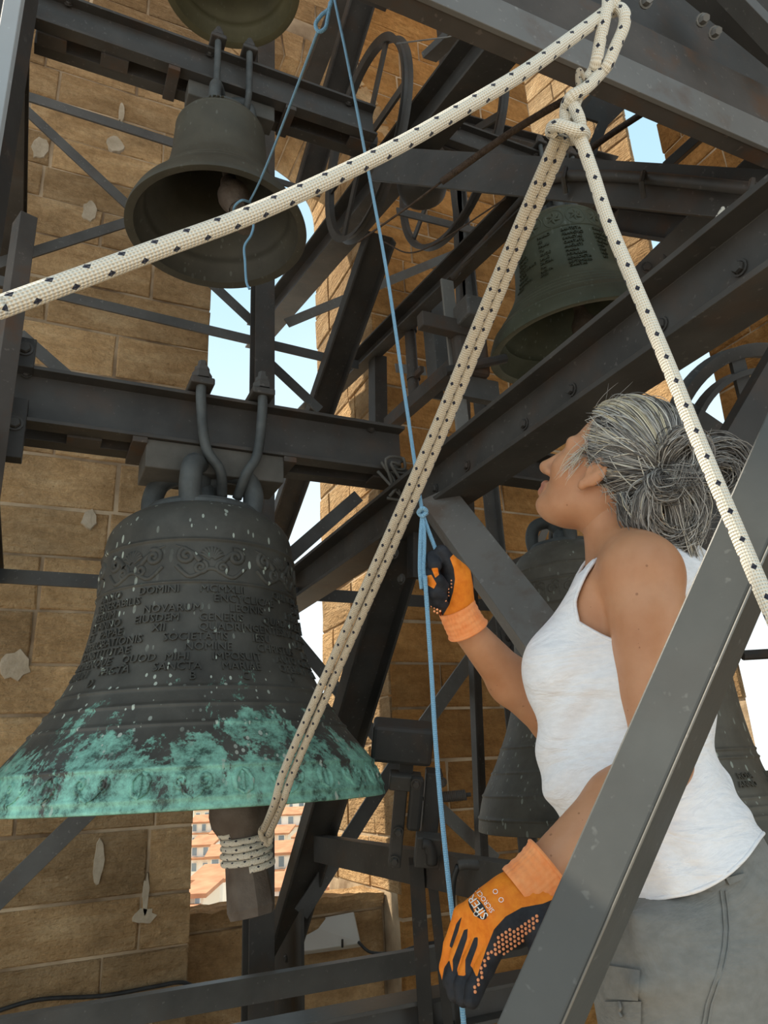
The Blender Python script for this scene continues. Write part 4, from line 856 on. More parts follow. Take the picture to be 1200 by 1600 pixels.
# ================================================================== the woman: smooth signed-distance modelling, meshed by surface nets
class Field:
    def __init__(s, lo, hi, h):
        s.lo = np.asarray(lo, float); s.h = h; s.n = np.ceil((np.asarray(hi)-s.lo)/h).astype(int)+1
        s.d = np.full(s.n, 1.0, np.float32)
    def sub(s, c0, c1, pad):
        a = np.clip(np.floor((np.asarray(c0)-pad-s.lo)/s.h).astype(int), 0, s.n); b = np.clip(np.ceil((np.asarray(c1)+pad-s.lo)/s.h).astype(int)+1, 0, s.n)
        if np.any(b <= a): return None, None
        g = np.meshgrid(*[s.lo[i]+s.h*np.arange(a[i], b[i]) for i in range(3)], indexing='ij')
        return (slice(a[0], b[0]), slice(a[1], b[1]), slice(a[2], b[2])), np.stack(g, -1)
    def blend(s, sl, q, k, op='u'):
        o = s.d[sl]
        if op == 'u':
            if k > 0: hh = np.clip(.5+.5*(o-q)/k, 0, 1); s.d[sl] = o*(1-hh)+q*hh-k*hh*(1-hh)
            else: s.d[sl] = np.minimum(o, q)
        else:
            q = -q
            if k > 0: hh = np.clip(.5-.5*(o-q)/k, 0, 1); s.d[sl] = o*(1-hh)+q*hh+k*hh*(1-hh)
            else: s.d[sl] = np.maximum(o, q)
    def cone(s, a, b, ra, rb, k=.02, sq=1.0, axis=None, op='u'):       # tapered capsule, stretched by sq along axis
        a = np.asarray(a, float); b = np.asarray(b, float); R = max(ra, rb)*max(1, sq); sl, p = s.sub(np.minimum(a, b)-R, np.maximum(a, b)+R, k+2*s.h+.01)
        if sl is None: return
        if axis is not None and sq != 1:
            ax = unit(axis); m_ = (a+b)/2
            f = lambda x: x-((x-m_)@ax)[..., None]*ax*(1-1/sq) if x.ndim > 1 else x-((x-m_)@ax)*ax*(1-1/sq)
            p = f(p); a = f(a); b = f(b)
        ba = b-a; L2 = max(ba@ba, 1e-12); t = np.clip(((p-a)@ba)/L2, 0, 1); q = np.linalg.norm(p-a-t[..., None]*ba, axis=-1)-(ra+(rb-ra)*t)
        s.blend(sl, q.astype(np.float32), k, op)
    def ell(s, c, r, ax=None, k=.02, op='u'):
        c = np.asarray(c, float); r = np.asarray(r, float)*np.ones(3); R = r.max(); sl, p = s.sub(c-R, c+R, k+2*s.h+.01)
        if sl is None: return
        A = np.asarray(ax) if ax is not None else np.eye(3); q = (p-c)@A.T
        k0 = np.linalg.norm(q/r, axis=-1); k1 = np.linalg.norm(q/(r*r), axis=-1); dd = np.where(k1 > 1e-9, k0*(k0-1)/np.maximum(k1, 1e-9), -r.min())
        s.blend(sl, dd.astype(np.float32), k, op)
    def mesh(s):
        d = s.d; n = d.shape; neg = d < 0
        cor = [(i, j, k) for i in (0, 1) for j in (0, 1) for k in (0, 1)]
        cs = [neg[i:n[0]-1+i, j:n[1]-1+j, k:n[2]-1+k] for i, j, k in cor]; cnt = sum(c.astype(np.int8) for c in cs)
        act = (cnt > 0) & (cnt < 8); idx = np.argwhere(act); vid = np.full(act.shape, -1, np.int64); vid[act] = np.arange(len(idx))
        acc = np.zeros((len(idx), 3)); num = np.zeros(len(idx))
        I, J, K = idx.T
        for a in cor:
            for ax in range(3):
                if a[ax]: continue
                b = list(a); b[ax] = 1
                da = d[I+a[0], J+a[1], K+a[2]]; db = d[I+b[0], J+b[1], K+b[2]]; cr_ = (da < 0) != (db < 0)
                t = np.where(cr_, da/np.where(cr_, da-db, 1), 0); pt = np.tile(np.array(a, float), (len(idx), 1)); pt[:, ax] = t
                acc += np.where(cr_[:, None], pt, 0); num += cr_
        P = s.lo+s.h*(idx+acc/num[:, None]); Fs = []
        for ax in range(3):
            o1, o2 = [(1, 2), (2, 0), (0, 1)][ax]; m_ = list(n); m_[ax] -= 1
            A = np.take(neg, range(n[ax]-1), ax); B = np.take(neg, range(1, n[ax]), ax); e = np.argwhere(A != B)
            ok = (e[:, o1] > 0) & (e[:, o2] > 0) & (e[:, o1] < n[o1]-1) & (e[:, o2] < n[o2]-1); e = e[ok]
            def cid(d1, d2):
                q = e.copy(); q[:, o1] -= d1; q[:, o2] -= d2; return vid[q[:, 0], q[:, 1], q[:, 2]]
            quad = np.stack([cid(1, 1), cid(0, 1), cid(0, 0), cid(1, 0)], 1); fl = ~A[e[:, 0], e[:, 1], e[:, 2]]; quad[fl] = quad[fl][:, ::-1]; Fs.append(quad)
        Fq = np.concatenate(Fs); return P, Fq[(Fq >= 0).all(1)]
def relax(P, Fq, it=2, lam=.5):
    P = P.copy(); E = np.concatenate([Fq[:, [i, (i+1) % Fq.shape[1]]] for i in range(Fq.shape[1])])
    for _ in range(it):
        s_ = np.zeros_like(P); c = np.zeros(len(P))
        for a_, b_ in ((0, 1), (1, 0)): np.add.at(s_, E[:, a_], P[E[:, b_]]); np.add.at(c, E[:, a_], 1)
        m_ = c > 0; P[m_] += lam*(s_[m_]/c[m_][:, None]-P[m_])
    return P
def clip(P, Fq, f):                                    # keep f<0, cutting faces exactly along f=0
    tri = np.concatenate([Fq[:, [0, 1, 2]], Fq[:, [0, 2, 3]]]) if Fq.shape[1] == 4 else Fq
    P = [tuple(p) for p in P]; out = []; cache = {}; bnd = []
    ins = f < 0
    def cut(i, j):
        k = (min(i, j), max(i, j))
        if k not in cache:
            t = f[i]/(f[i]-f[j]); cache[k] = len(P); P.append(tuple(np.array(P[i])*(1-t)+np.array(P[j])*t))
        return cache[k]
    s_ = ins[tri].sum(1); out = [tuple(t) for t in tri[s_ == 3]]
    for t in tri[(s_ == 1) | (s_ == 2)]:
        poly = []; cutp = []
        for a_ in range(3):
            i, j = int(t[a_]), int(t[(a_+1) % 3])
            if ins[i]: poly.append(i)
            if ins[i] != ins[j]: c = cut(i, j); poly.append(c); cutp.append(c)
        for q in range(1, len(poly)-1): out.append((poly[0], poly[q], poly[q+1]))
        if len(cutp) == 2: bnd.append(tuple(cutp))
    P = np.array(P); out = np.array(out); used = np.unique(out); mp = np.full(len(P), -1); mp[used] = np.arange(len(used))
    nb = {}
    for a_, b_ in bnd: nb.setdefault(a_, []).append(b_); nb.setdefault(b_, []).append(a_)
    loops = []; seen = set()
    for s0 in nb:
        if s0 in seen: continue
        lp = [s0]; seen.add(s0); cur = s0
        while True:
            nx = [x for x in nb[cur] if x not in seen]
            if not nx: break
            cur = nx[0]; seen.add(cur); lp.append(cur)
        loops.append((P[lp], s0 in nb[cur] if len(lp) > 2 else False))
    return P[used], mp[out], loops
def PX(P):                                             # photo pixel of modelled points, used while shaping only
    q = P-CP; d = q@FW; return 600+F*(q@CR)/d, 800-F*(q@CU)/d, d
def hem_tube(loops, r, name, mt, parent, minlen=.12):
    for L_p, closed in loops:
        ln = np.linalg.norm(np.diff(L_p, axis=0), axis=1).sum()
        if ln < minlen: continue
        n = max(8, int(ln/.008)); acc = np.concatenate([[0], np.cumsum(np.linalg.norm(np.diff(L_p, axis=0), axis=1))])
        pts = np.stack([np.interp(np.linspace(0, ln, n), acc, L_p[:, i]) for i in range(3)], 1)
        for _ in range(4): pts[1:-1] = (pts[:-2]+2*pts[1:-1]+pts[2:])/4
        if closed: pts = np.concatenate([pts, pts[:2]])
        MB().tube(list(pts), r, 8).build(name, mt, parent, smooth=True, fix=False)
px = lambda r, d: r*d/F
# ---- skin, cloth materials
def skin_mat():
    m = bpy.data.materials.new('tanned_skin'); m.use_nodes = True; N, L, b = nodes(m)
    g = N.new('ShaderNodeNewGeometry'); P = g.outputs['Position']
    r = ramp(N, [(.3, (.47, .215, .105)), (.7, (.58, .30, .165))]); L.new(noise(N, L, P, 14, 6), r.inputs[0])
    vo = N.new('ShaderNodeTexVoronoi'); vo.inputs['Scale'].default_value = 75; L.new(P, vo.inputs['Vector']); cl = N.new('ShaderNodeSeparateColor'); L.new(vo.outputs['Color'], cl.inputs[0])
    rd = mth(N, L, 'MULTIPLY', mth(N, L, 'SUBTRACT', cl.outputs[0], .72, clamp=True), .62)
    fk = mth(N, L, 'MULTIPLY', mth(N, L, 'LESS_THAN', vo.outputs['Distance'], rd), .55)
    c = mixc(N, L, fk, r.outputs[0], (.20, .075, .035))
    at_ = N.new('ShaderNodeAttribute'); at_.attribute_name = 'lip'; c = mixc(N, L, at_.outputs['Fac'], c, (.42, .15, .11))
    L.new(c, b.inputs['Base Color']); b.inputs['Roughness'].default_value = .5; b.inputs['Specular IOR Level'].default_value = .35
    b.inputs['Subsurface Weight'].default_value = .12; b.inputs['Subsurface Radius'].default_value = (.012, .005, .003); b.inputs['Subsurface Scale'].default_value = .4
    bp = N.new('ShaderNodeBump'); bp.inputs['Strength'].default_value = .12; bp.inputs['Distance'].default_value = .003; L.new(noise(N, L, P, 160, 4), bp.inputs['Height']); L.new(bp.outputs[0], b.inputs['Normal'])
    return m
M['skin'] = skin_mat()
def cloth_mat(name, c1, c2, s1=9, b1=.5, stretch=(1, 1, 3.0), fine=420):
    m = bpy.data.materials.new(name); m.use_nodes = True; N, L, b = nodes(m); g = N.new('ShaderNodeNewGeometry'); P = g.outputs['Position']
    mp = N.new('ShaderNodeMapping'); mp.inputs['Scale'].default_value = stretch; L.new(P, mp.inputs[0])
    n1 = noise(N, L, mp.outputs[0], s1, 5, .55, .6); r = ramp(N, [(.3, c1), (.7, c2)]); L.new(noise(N, L, mp.outputs[0], 60, 4), r.inputs[0]); L.new(r.outputs[0], b.inputs['Base Color'])
    b.inputs['Roughness'].default_value = .9; b.inputs['Specular IOR Level'].default_value = .15; b.inputs['Sheen Weight'].default_value = .15
    bp = N.new('ShaderNodeBump'); bp.inputs['Strength'].default_value = b1; bp.inputs['Distance'].default_value = .03; L.new(n1, bp.inputs['Height'])
    b2_ = N.new('ShaderNodeBump'); b2_.inputs['Strength'].default_value = .15; b2_.inputs['Distance'].default_value = .002; L.new(noise(N, L, P, fine, 2), b2_.inputs['Height']); L.new(bp.outputs[0], b2_.inputs['Normal'])
    L.new(b2_.outputs[0], b.inputs['Normal']); return m
M['top'] = cloth_mat('white_cotton', (.80, .79, .80), (.88, .87, .88), 7, .5)
M['trouser'] = cloth_mat('grey_twill', (.185, .182, .165), (.225, .222, .205), 6, .5, (1, 1, 1.6), 700)
M['glove_knit'] = cloth_mat('orange_knit', (.75, .20, .012), (.82, .25, .02), 30, .1, (1, 1, 1), 900)
M['cuff'] = cloth_mat('peach_ribbed_knit', (.86, .27, .085), (.93, .37, .14), 30, .1, (1, 1, 1), 900)
M['rubber'] = mat('black_nitrile', (.008, .009, .012), (.022, .023, .027), 30, .6, 0, .15, 200)
M['dots'] = mat('orange_grip_dots', (.85, .30, .12), (.9, .36, .16), 30, .6)
# ---- key places of the body (photo pixel, depth)
nS, fS = at(1003, 898, 1.17), at(985, 882, 1.47)           # near and far shoulder
nE, nW = at(1034, 1190, 1.08), at(846, 1358, .975)        # near elbow, wrist
fE, fWr = at(868, 1128, 1.42), at(727, 980, 1.30)
BACKW = unit(RT+FH*.15)                                   # the way her back points
woman = thing('person', at(1075, 1470, 1.15)*V(1, 1, 0)+V(0, 0, .52), 'person in a white tank top, grey trousers and orange gloves pulling the blue cord', 'person')
body = Field(onp(600, 800, 0, .0)*0+V(.35, .55, .95), V(1.75, 1.75, 2.45), .0065)
pts_all = [at(700, 1000, 1.3), at(1200, 1600, 1.2), at(950, 580, 1.45), at(1250, 1300, 1.4), at(840, 1400, .9), at(1040, 1500, .9)]
lo = np.min(pts_all, 0)-.1; hi = np.max(pts_all, 0)+.12
body = Field(lo, hi, .0062); SB = dict(sq=1.45, axis=FW)
def torso(f, g=0.0, k=.04, low=0.0):
    f.cone(at(1000, 925, 1.30), at(985, 1060, 1.27), px(82, 1.3)+g, px(104, 1.27)+g, k, 1.40, FW)
    f.cone(at(980, 1060, 1.27), at(974, 1180, 1.24), px(101, 1.27)+g, px(98, 1.24)+g, k, 1.25, FW)
    f.cone(at(974, 1180, 1.24), at(1054, 1350, 1.17), px(98, 1.24)+g, px(124, 1.17)+g-low, k, 1.25, FW)
    f.ell(at(876, 1050, 1.225), V(.050, .050, .056)+g, None, k*.9); f.ell(at(876, 1044, 1.38), V(.050, .050, .056)+g, None, k*.9); f.cone(at(938, 930, 1.23), at(890, 1030, 1.23), .040+g, .048+g, k); f.cone(at(938, 925, 1.40), at(890, 1025, 1.38), .040+g, .048+g, k)
    f.cone(nS+(fS-nS)*.12, fS, .046+g, .046+g, k)
    f.ell(at(1055, 945, 1.30), V(.075, .09, .11)+g, None, k)                     # shoulder blades
torso(body, 0, .04, .035)
body.cone(at(978, 890, 1.32), at(943, 790, 1.335), .056, .045, .035)             # neck
body.cone(at(1020, 872, 1.31), at(985, 805, 1.335), .045, .036, .03)
body.ell(nS, (.055, .055, .055), None, .04); body.cone(at(975, 850, 1.31), nS+V(0, 0, .012), .045, .042, .045); body.cone(nS, nE, .056, .040, .02)
body.cone(at(1014, 960, 1.14), at(1030, 1080, 1.115), .053, .049, .02)
body.cone(nE, at(965, 1255, 1.04), .040, .042, .02); body.cone(at(965, 1255, 1.04), nW, .043, .0265, .02); body.cone(nW, at(825, 1382, .968), .026, .022, .01)
body.cone(fS, fE, .055, .044, .02); body.cone(fE, at(800, 1065, 1.36), .044, .042, .02); body.cone(at(800, 1065, 1.36), fWr, .042, .027, .02); body.cone(fWr, at(720, 965, 1.297), .026, .020, .01)
# head: local axes forward, left, up
TH_, PH_ = math.radians(31), math.radians(38)
f0 = -RT*math.cos(TH_)+FH*math.sin(TH_); hl = unit(-FH*math.cos(TH_)-RT*math.sin(TH_)); hf = f0*math.cos(PH_)+UPW*math.sin(PH_); hu_ = np.cross(hf, hl)
HA = np.array([hf, hl, hu_]); HS_ = 1.02
H0 = at(931, 738, 1.285)-HS_*(-.010*hf+.074*hl-.012*hu_)
hd = lambda x, y, z: H0+HS_*(hf*x+hl*y+hu_*z)
head = Field(H0-.19, H0+.19, .0030)
def hel(c, r, k=.015, op='u'): head.ell(hd(*c), V(*r)*HS_, HA, k, op)
def hco(a_, b_, ra, rb, k=.012, op='u'): head.cone(hd(*a_), hd(*b_), ra*HS_, rb*HS_, k, 1, None, op)
hel((-.018, 0, .044), (.100, .077, .094), 0); hel((.034, 0, -.030), (.056, .060, .086), .03)
hco((.0, .030, -.060), (.060, .014, -.094), .029, .017, .03); hco((.0, -.030, -.060), (.060, -.014, -.094), .029, .017, .03)
hel((.074, 0, -.094), (.018, .021, .015), .02)
for s_ in (-1, 1):
    hco((.078, s_*.012, .026), (.066, s_*.050, .024), .013, .012, .015); hel((.052, s_*.048, -.022), (.028, .022, .026), .025)
    hel((.074, s_*.032, .003), (.018, .016, .012), .008, 's'); hel((.066, s_*.032, .004), (.0145, .0145, .0135), .003)
    hco((.076, s_*.018, .012), (.066, s_*.048, .010), .006, .005, .006)
    hel((.096, s_*.0135, -.036), (.012, .008, .008), .006)
    hel((.104, s_*.008, -.045), (.006, .004, .004), .003, 's')
    hel((-.012, s_*.078, -.010), (.0175, .0085, .030), .006); hel((-.003, s_*.090, -.004), (.012, .011, .021), .003, 's'); hel((-.002, s_*.078, -.040), (.009, .007, .011), .006)
    hel((-.018, s_*.085, .006), (.004, .006, .014), .004, 's')
hco((.085, 0, .018), (.112, 0, -.026), .010, .012, .012); hel((.113, 0, -.030), (.013, .013, .011), .008)
for s_ in (-1, 1): hco((.096, 0, -.060), (.084, s_*.020, -.062), .0085, .005, .006); hco((.094, 0, -.074), (.083, s_*.018, -.072), .009, .005, .006)
hco((.104, 0, -.0665), (.08, s_*.0, -.0665), .0025, .0025, .003, 's')
head.cone(at(945, 795, 1.335), at(965, 850, 1.33), .046, .052, .03)
# merge head into body grid so the figure is one continuous skin
Pb, Fb = body.mesh(); Ph, Fh = head.mesh()
mid = at(946, 806, 1.335); axn = unit(hd(0, 0, 0)-at(970, 880, 1.32))
def skinobj(name, P, Fq, par): return npmesh(name, P, Fq, M['skin'], par)
# one mesh: head is voxel-joined with the body by a remesh-free union (shared neck overlap)
nb = len(Pb); allP = np.concatenate([relax(Pb, Fb, 2), relax(Ph, Fh, 1, .4)]); 
fb = ((allP[:nb]-mid)@axn); fh = -((allP[nb:]-mid)@axn)
keepb = fb[Fb].max(1) < .035; keeph = fh[Fh].max(1) < .03
sk = skinobj('skin', allP, np.concatenate([Fb[keepb], Fh[keeph]+nb]), woman)
lipc = hd(.094, 0, -.0665); q = (allP-lipc)@HA.T/HS_
lv = np.clip(1.3-np.linalg.norm(q/V(.02, .026, .014), axis=1), 0, 1)
la = sk.data.attributes.new('lip', 'FLOAT', 'POINT'); la.data.foreach_set('value', lv.astype(np.float32))
# eyes: lashes and eyeballs
for s_ in (-1, 1):
    ey = MB(); ey.ball(hd(.069, s_*.032, .004), .0135*HS_, 14); ey.build('eye', mat('eye_white', (.7, .68, .64), (.75, .72, .7), 5, .2), sk, smooth=True)
    br = MB()
    for i in range(16):
        t = i/15; p = hd(.089-.022*t, s_*(.012+.040*t), .024+.006*math.sin(t*3)); br.tube([p, p+HS_*(hf*.003+hl*s_*.007+hu_*.004)], [.0012, .0004], 4)
    br.build('eyebrow', mat('grey_brow', (.16, .14, .12), (.25, .23, .2), 30, .8), sk)
# ---- white tank top
tp = Field(lo, hi, .0062); torso(tp, .0075, .045)
tp.cone(at(880, 1060, 1.215), at(888, 1215, 1.19), .046, .043, .04); tp.cone(at(880, 1055, 1.36), at(888, 1210, 1.32), .046, .043, .04)
# looser folds of the cotton at the back of the waist and round the hem
tp.cone(at(978, 1205, 1.215), at(1066, 1390, 1.15), px(106, 1.22), px(128, 1.15), .05, 1.25, FW)
for (x, y, d_, r_) in ((1080, 1150, 1.20, .020), (1094, 1186, 1.195, .022), (1118, 1222, 1.185, .024), (1128, 1258, 1.18, .024)): tp.cone(at(x-55, y+22, d_-.07), at(x, y, d_), r_*.7, r_, .012)
Pt, Ft = tp.mesh(); Pt = relax(Pt, Ft, 3)
# soft creases pulled across the cotton
fn_ = np.cross(Pt[Ft[:, 2]]-Pt[Ft[:, 0]], Pt[Ft[:, 3]]-Pt[Ft[:, 1]]); vn_ = np.zeros_like(Pt)
for i in range(4): np.add.at(vn_, Ft[:, i], fn_)
vn_ /= np.maximum(np.linalg.norm(vn_, axis=1), 1e-12)[:, None]; u_, v_, dd = PX(Pt)
cre = np.sin((v_+.42*u_)/13+2.2*np.sin(u_/47)+1.3*np.sin(v_/71))*np.clip((v_-1000)/90, 0, 1)*np.clip((1330-v_)/90, .25, 1)*(.5+.5*np.sin(u_/33+v_/59))
cre += .8*np.sin((v_*.35-u_)/15+1.5*np.sin(v_/52))*np.clip((v_-1230)/80, 0, 1)*(.5+.5*np.sin(u_/41-v_/37))
Pt = Pt+vn_*(cre*.0042)[:, None]
u_, v_, dd = PX(Pt)
def inpoly(u, v, poly):                                # signed: negative outside, positive inside (pixels)
    poly = np.asarray(poly, float); n = len(poly); ins = np.zeros(len(u), bool); dist = np.full(len(u), 1e9)
    for i in range(n):
        a_, b_ = poly[i], poly[(i+1) % n]
        c = ((a_[1] > v) != (b_[1] > v)); xi = (b_[0]-a_[0])*(v-a_[1])/((b_[1]-a_[1]) or 1e-9)+a_[0]; ins ^= c & (u < xi)
        e_ = b_-a_; t = np.clip(((u-a_[0])*e_[0]+(v-a_[1])*e_[1])/(e_@e_), 0, 1); dist = np.minimum(dist, np.hypot(u-a_[0]-t*e_[0], v-a_[1]-t*e_[1]))
    return np.where(ins, dist, -dist)
arm = [(992, 836), (950, 850), (915, 895), (896, 940), (904, 974), (952, 1000), (1010, 1012), (1062, 1002), (1077, 975), (1073, 930), (1052, 885), (1020, 850)]
midd = (Pt-at(985, 1000, 1.30))@FW                     # nearer half / farther half of the torso
fa = np.where(midd < .02, inpoly(u_, v_, arm), -30.0)
Sf = (Pt-fS); far_arm = np.where(midd > .0, 60-np.linalg.norm(Sf*V(1, 1, .75), axis=1)*F/1.4, -30.0)
nk = at(968, 858, 1.32); qn = Pt-nk; lat = qn@FW; fro = qn@(-CR); hgt = qn@CU
neck = np.where(hgt > -.16, (.088-np.sqrt(lat**2+(np.where(fro > 0, fro*.62, fro*1.35))**2)+np.clip(hgt, -.2, .03)*.35)*F/1.3, -30)
hemx = [840, 940, 990, 1090, 1135, 1165, 1190, 1230]; hemy = [1405, 1412, 1410, 1393, 1368, 1340, 1304, 1270]
hem = v_-np.interp(u_, hemx, hemy)
fcut = np.maximum(np.maximum(fa, far_arm), np.maximum(neck, hem))
Pc, Fc, loops = clip(Pt, Ft, fcut)
top_o = npmesh('tank_top', Pc, Fc, M['top'], woman); so_ = top_o.modifiers.new('thickness', 'SOLIDIFY'); so_.thickness = .0025; so_.offset = 0
top_o['label'] = 'white cotton tank top'
hem_tube(loops, .0032, 'hem', M['top'], top_o)
sm = MB(); sm.tube([p for p in spline([at(957, 1015, 1.105), at(962, 1100, 1.095), at(958, 1180, 1.08)], 8)], .0012, 5)
# ---- trousers
hipN, hipF = at(1052, 1480, 1.07), at(1085, 1470, 1.26)
zf = woman.location.z+.05
tr = Field(V(min(hipN[0], hipF[0])-.35, min(hipN[1], hipF[1])-.35, zf-.02), V(max(hipN[0], hipF[0])+.35, max(hipN[1], hipF[1])+.35, 1.62), .0095)
tr.cone(at(1066, 1345, 1.175), at(1085, 1480, 1.15), px(124, 1.17), px(132, 1.15), 0, 1.27, FW); tr.ell(at(1140, 1440, 1.11), (.095, .095, .11), None, .03); tr.ell(at(1140, 1435, 1.25), (.095, .095, .11), None, .03)
tr.ell(at(1040, 1450, 1.13), (.10, .11, .11), None, .03)
for hp_, dx in ((hipN, -.02), (hipF, .03)):
    kn = V(hp_[0]+dx*.4-CR[0]*.02, hp_[1]+dx*.4, zf+.46); an = V(hp_[0]+.02, hp_[1]+.0, zf+.02)
    tr.cone(hp_+V(0, 0, -.02), kn, .126, .092, .03); tr.cone(kn, an, .088, .075, .02)
for (x0, y0, x1, y1, d_) in ((985, 1432, 1060, 1436, 1.0), (1000, 1480, 1090, 1470, .985), (990, 1545, 1110, 1520, .96), (1110, 1440, 1180, 1400, 1.03)): tr.cone(at(x0, y0, d_), at(x1, y1, d_), .008, .012, .03)
Pr, Fr = tr.mesh(); Pr = relax(Pr, Fr, 3); ur, vr, dr = PX(Pr)
fc = np.maximum(np.interp(ur, hemx, hemy)-34-vr, -50)
fz = ((Pr[:, 2]-1.585))*1000
Pc, Fc, loops = clip(Pr, Fr, np.maximum(np.maximum(fz, -1e3), fc*.5))
tro = npmesh('trousers', Pc, Fc, M['trouser'], woman); tro['label'] = 'grey cargo trousers'
from mathutils.bvhtree import BVHTree
def bvh(P, Fq): return BVHTree.FromPolygons([tuple(p) for p in P], [tuple(int(i) for i in f) for f in Fq])
bt_ = bvh(Pc, Fc)
def on_tr(x, y, lift=.003, tree=None):
    r_ = unit(ray(x, y)); h = (tree or bt_).ray_cast(Vector([float(c) for c in CP]), Vector([float(c) for c in r_]))
    return np.array(h[0])-r_*lift if h[0] is not None else at(x, y, 1.05)
def patch(poly, name, mt, par, th=.004, tree=None, lift=.002):          # cloth flap sewn on: grid draped on the surface below
    (x00, y00), (x10, y10), (x11, y11), (x01, y01) = poly; n = 9; vs = []; mb = MB()
    for k in (th, 0):
        for j in range(n):
            for i in range(n):
                s_, t = i/(n-1), j/(n-1); x = (x00*(1-s_)+x10*s_)*(1-t)+(x01*(1-s_)+x11*s_)*t; y = (y00*(1-s_)+y10*s_)*(1-t)+(y01*(1-s_)+y11*s_)*t
                vs.append(on_tr(x, y, k+lift if k else 0, tree))
    m_ = n*n; fs = [(j*n+i, j*n+i+1, (j+1)*n+i+1, (j+1)*n+i) for j in range(n-1) for i in range(n-1)]
    ed = [j for j in range(n)]+[j*n+n-1 for j in range(1, n)]+[(n-1)*n+i for i in range(n-2, -1, -1)]+[j*n for j in range(n-2, 0, -1)]
    fs += [(ed[i], ed[(i+1) % len(ed)], ed[(i+1) % len(ed)]+m_, ed[i]+m_) for i in range(len(ed))]
    return mb.add(vs, fs).build(name, mt, par, smooth=True, sharp=40)
patch([(948, 1508), (1000, 1516), (997, 1564), (942, 1560)], 'pocket_flap', M['trouser'], tro, .006)
patch([(945, 1565), (1002, 1565), (1000, 1660), (945, 1660)], 'pocket', M['trouser'], tro, .003)
patch([(1095, 1390), (1132, 1374), (1134, 1380), (1114, 1392)], 'side_tab', M['trouser'], tro, .005)
patch([(1134, 1372), (1164, 1364), (1160, 1374), (1140, 1383)], 'belt_loop', M['trouser'], tro, .004)
mb = MB(); mb.tube(spline([on_tr(967, 1566, .008), on_tr(969, 1575, .012), on_tr(966, 1580, .012), on_tr(971, 1590, .012)], 5), .0028, 6); mb.build('zip_cord', M['steel_pale'], tro)
for off in (0, 8):
    mb = MB(); mb.tube([on_tr(x+off, y, .0012) for x, y in ((1126, 1392), (1130, 1420), (1132, 1450), (1130, 1480), (1124, 1510), (1114, 1540), (1104, 1570), (1098, 1605))], .0016, 5); mb.build('side_seam', M['trouser'], tro)
# shoes on the platform
for hp_ in (hipN, hipF):
    sh = MB(); c = V(hp_[0]+.0, hp_[1]+.0, zf); fd = -RT
    sh.ball(c+fd*.06+V(0, 0, .0), (.145, .05, .055), 16, (fd, FH, UPW)); sh.box(c+fd*.06+V(0, 0, -.045), (.28, .095, .02), (fd, FH, UPW)); sh.build('shoe', M['cable'], woman, smooth=True, sharp=40)
tag(MB().box(woman.location[:]+np.array([-.05, .1, -.03]), (1.3, .9, .05)).build('platform_board', M['wood'], None, bevel=.004), 'worn walkway board the woman stands on', 'board')
# ================================================================== gloves
def glove_mat():
    m = bpy.data.materials.new('coated_orange_glove'); m.use_nodes = True; N, L, b = nodes(m); g = N.new('ShaderNodeNewGeometry'); P = g.outputs['Position']
    a_ = N.new('ShaderNodeAttribute'); a_.attribute_name = 'coat'; st = ramp(N, [(.46, (0, 0, 0)), (.54, (1, 1, 1))]); L.new(a_.outputs['Fac'], st.inputs[0])
    r = ramp(N, [(.35, (.74, .185, .010)), (.65, (.84, .25, .018))]); L.new(noise(N, L, P, 90, 3), r.inputs[0])
    r2 = ramp(N, [(.35, (.010, .011, .014)), (.65, (.024, .025, .03))]); L.new(noise(N, L, P, 60, 3), r2.inputs[0])
    L.new(mixc(N, L, st.outputs[0], r.outputs[0], r2.outputs[0]), b.inputs['Base Color']); b.inputs['Roughness'].default_value = .65; b.inputs['Specular IOR Level'].default_value = .3
    bp = N.new('ShaderNodeBump'); bp.inputs['Strength'].default_value = .25; bp.inputs['Distance'].default_value = .002; L.new(noise(N, L, P, 420, 3), bp.inputs['Height']); L.new(bp.outputs[0], b.inputs['Normal']); return m
M['glove'] = glove_mat()
def vnorm(P, Fq):
    n = np.cross(P[Fq[:, 2]]-P[Fq[:, 0]], P[Fq[:, 3]]-P[Fq[:, 1]]); o = np.zeros_like(P)
    for i in range(4): np.add.at(o, Fq[:, i], n)
    return o/np.maximum(np.linalg.norm(o, axis=1), 1e-12)[:, None]
def chain(f, pts, rs, k=.006):
    Q = [at(*p) for p in pts]
    for i in range(len(Q)-1): f.cone(Q[i], Q[i+1], rs[i], rs[i+1], k)
def cuff(name, pts, rs, par, n=160, ribs=32):
    mb = MB(); P = spline([at(*p) for p in pts], 14); m_ = len(P); t = unit(P[-1]-P[0]); e = unit(np.cross(t, V(0, 0, 1))); g = np.cross(t, e); vs = []
    R = np.interp(np.linspace(0, 1, m_), np.linspace(0, 1, len(rs)), rs)
    for lay in (0, 1):
        for i in range(m_):
            for k in range(n):
                th = 2*math.pi*k/n; r = R[i]*(1+.010*math.cos(ribs*th))+.0005*math.sin(i*1.05)-lay*.003; vs.append(P[i]+(e*math.cos(th)+g*math.sin(th))*r)
    q = m_*n; fs = [(i*n+k, i*n+(k+1) % n, (i+1)*n+(k+1) % n, (i+1)*n+k) for i in range(m_-1) for k in range(n)]
    fs += [tuple(x+q for x in f[::-1]) for f in fs]; fs += [(k, (k+1) % n, q+(k+1) % n, q+k) for k in range(n)]
    mb.add(vs, fs); mb.tube([P[0]+(e*math.cos(2*math.pi*k/40)+g*math.sin(2*math.pi*k/40))*R[0] for k in range(41)], .0026, 6)
    return mb.build(name, M['cuff'], par, smooth=True, fix=True)
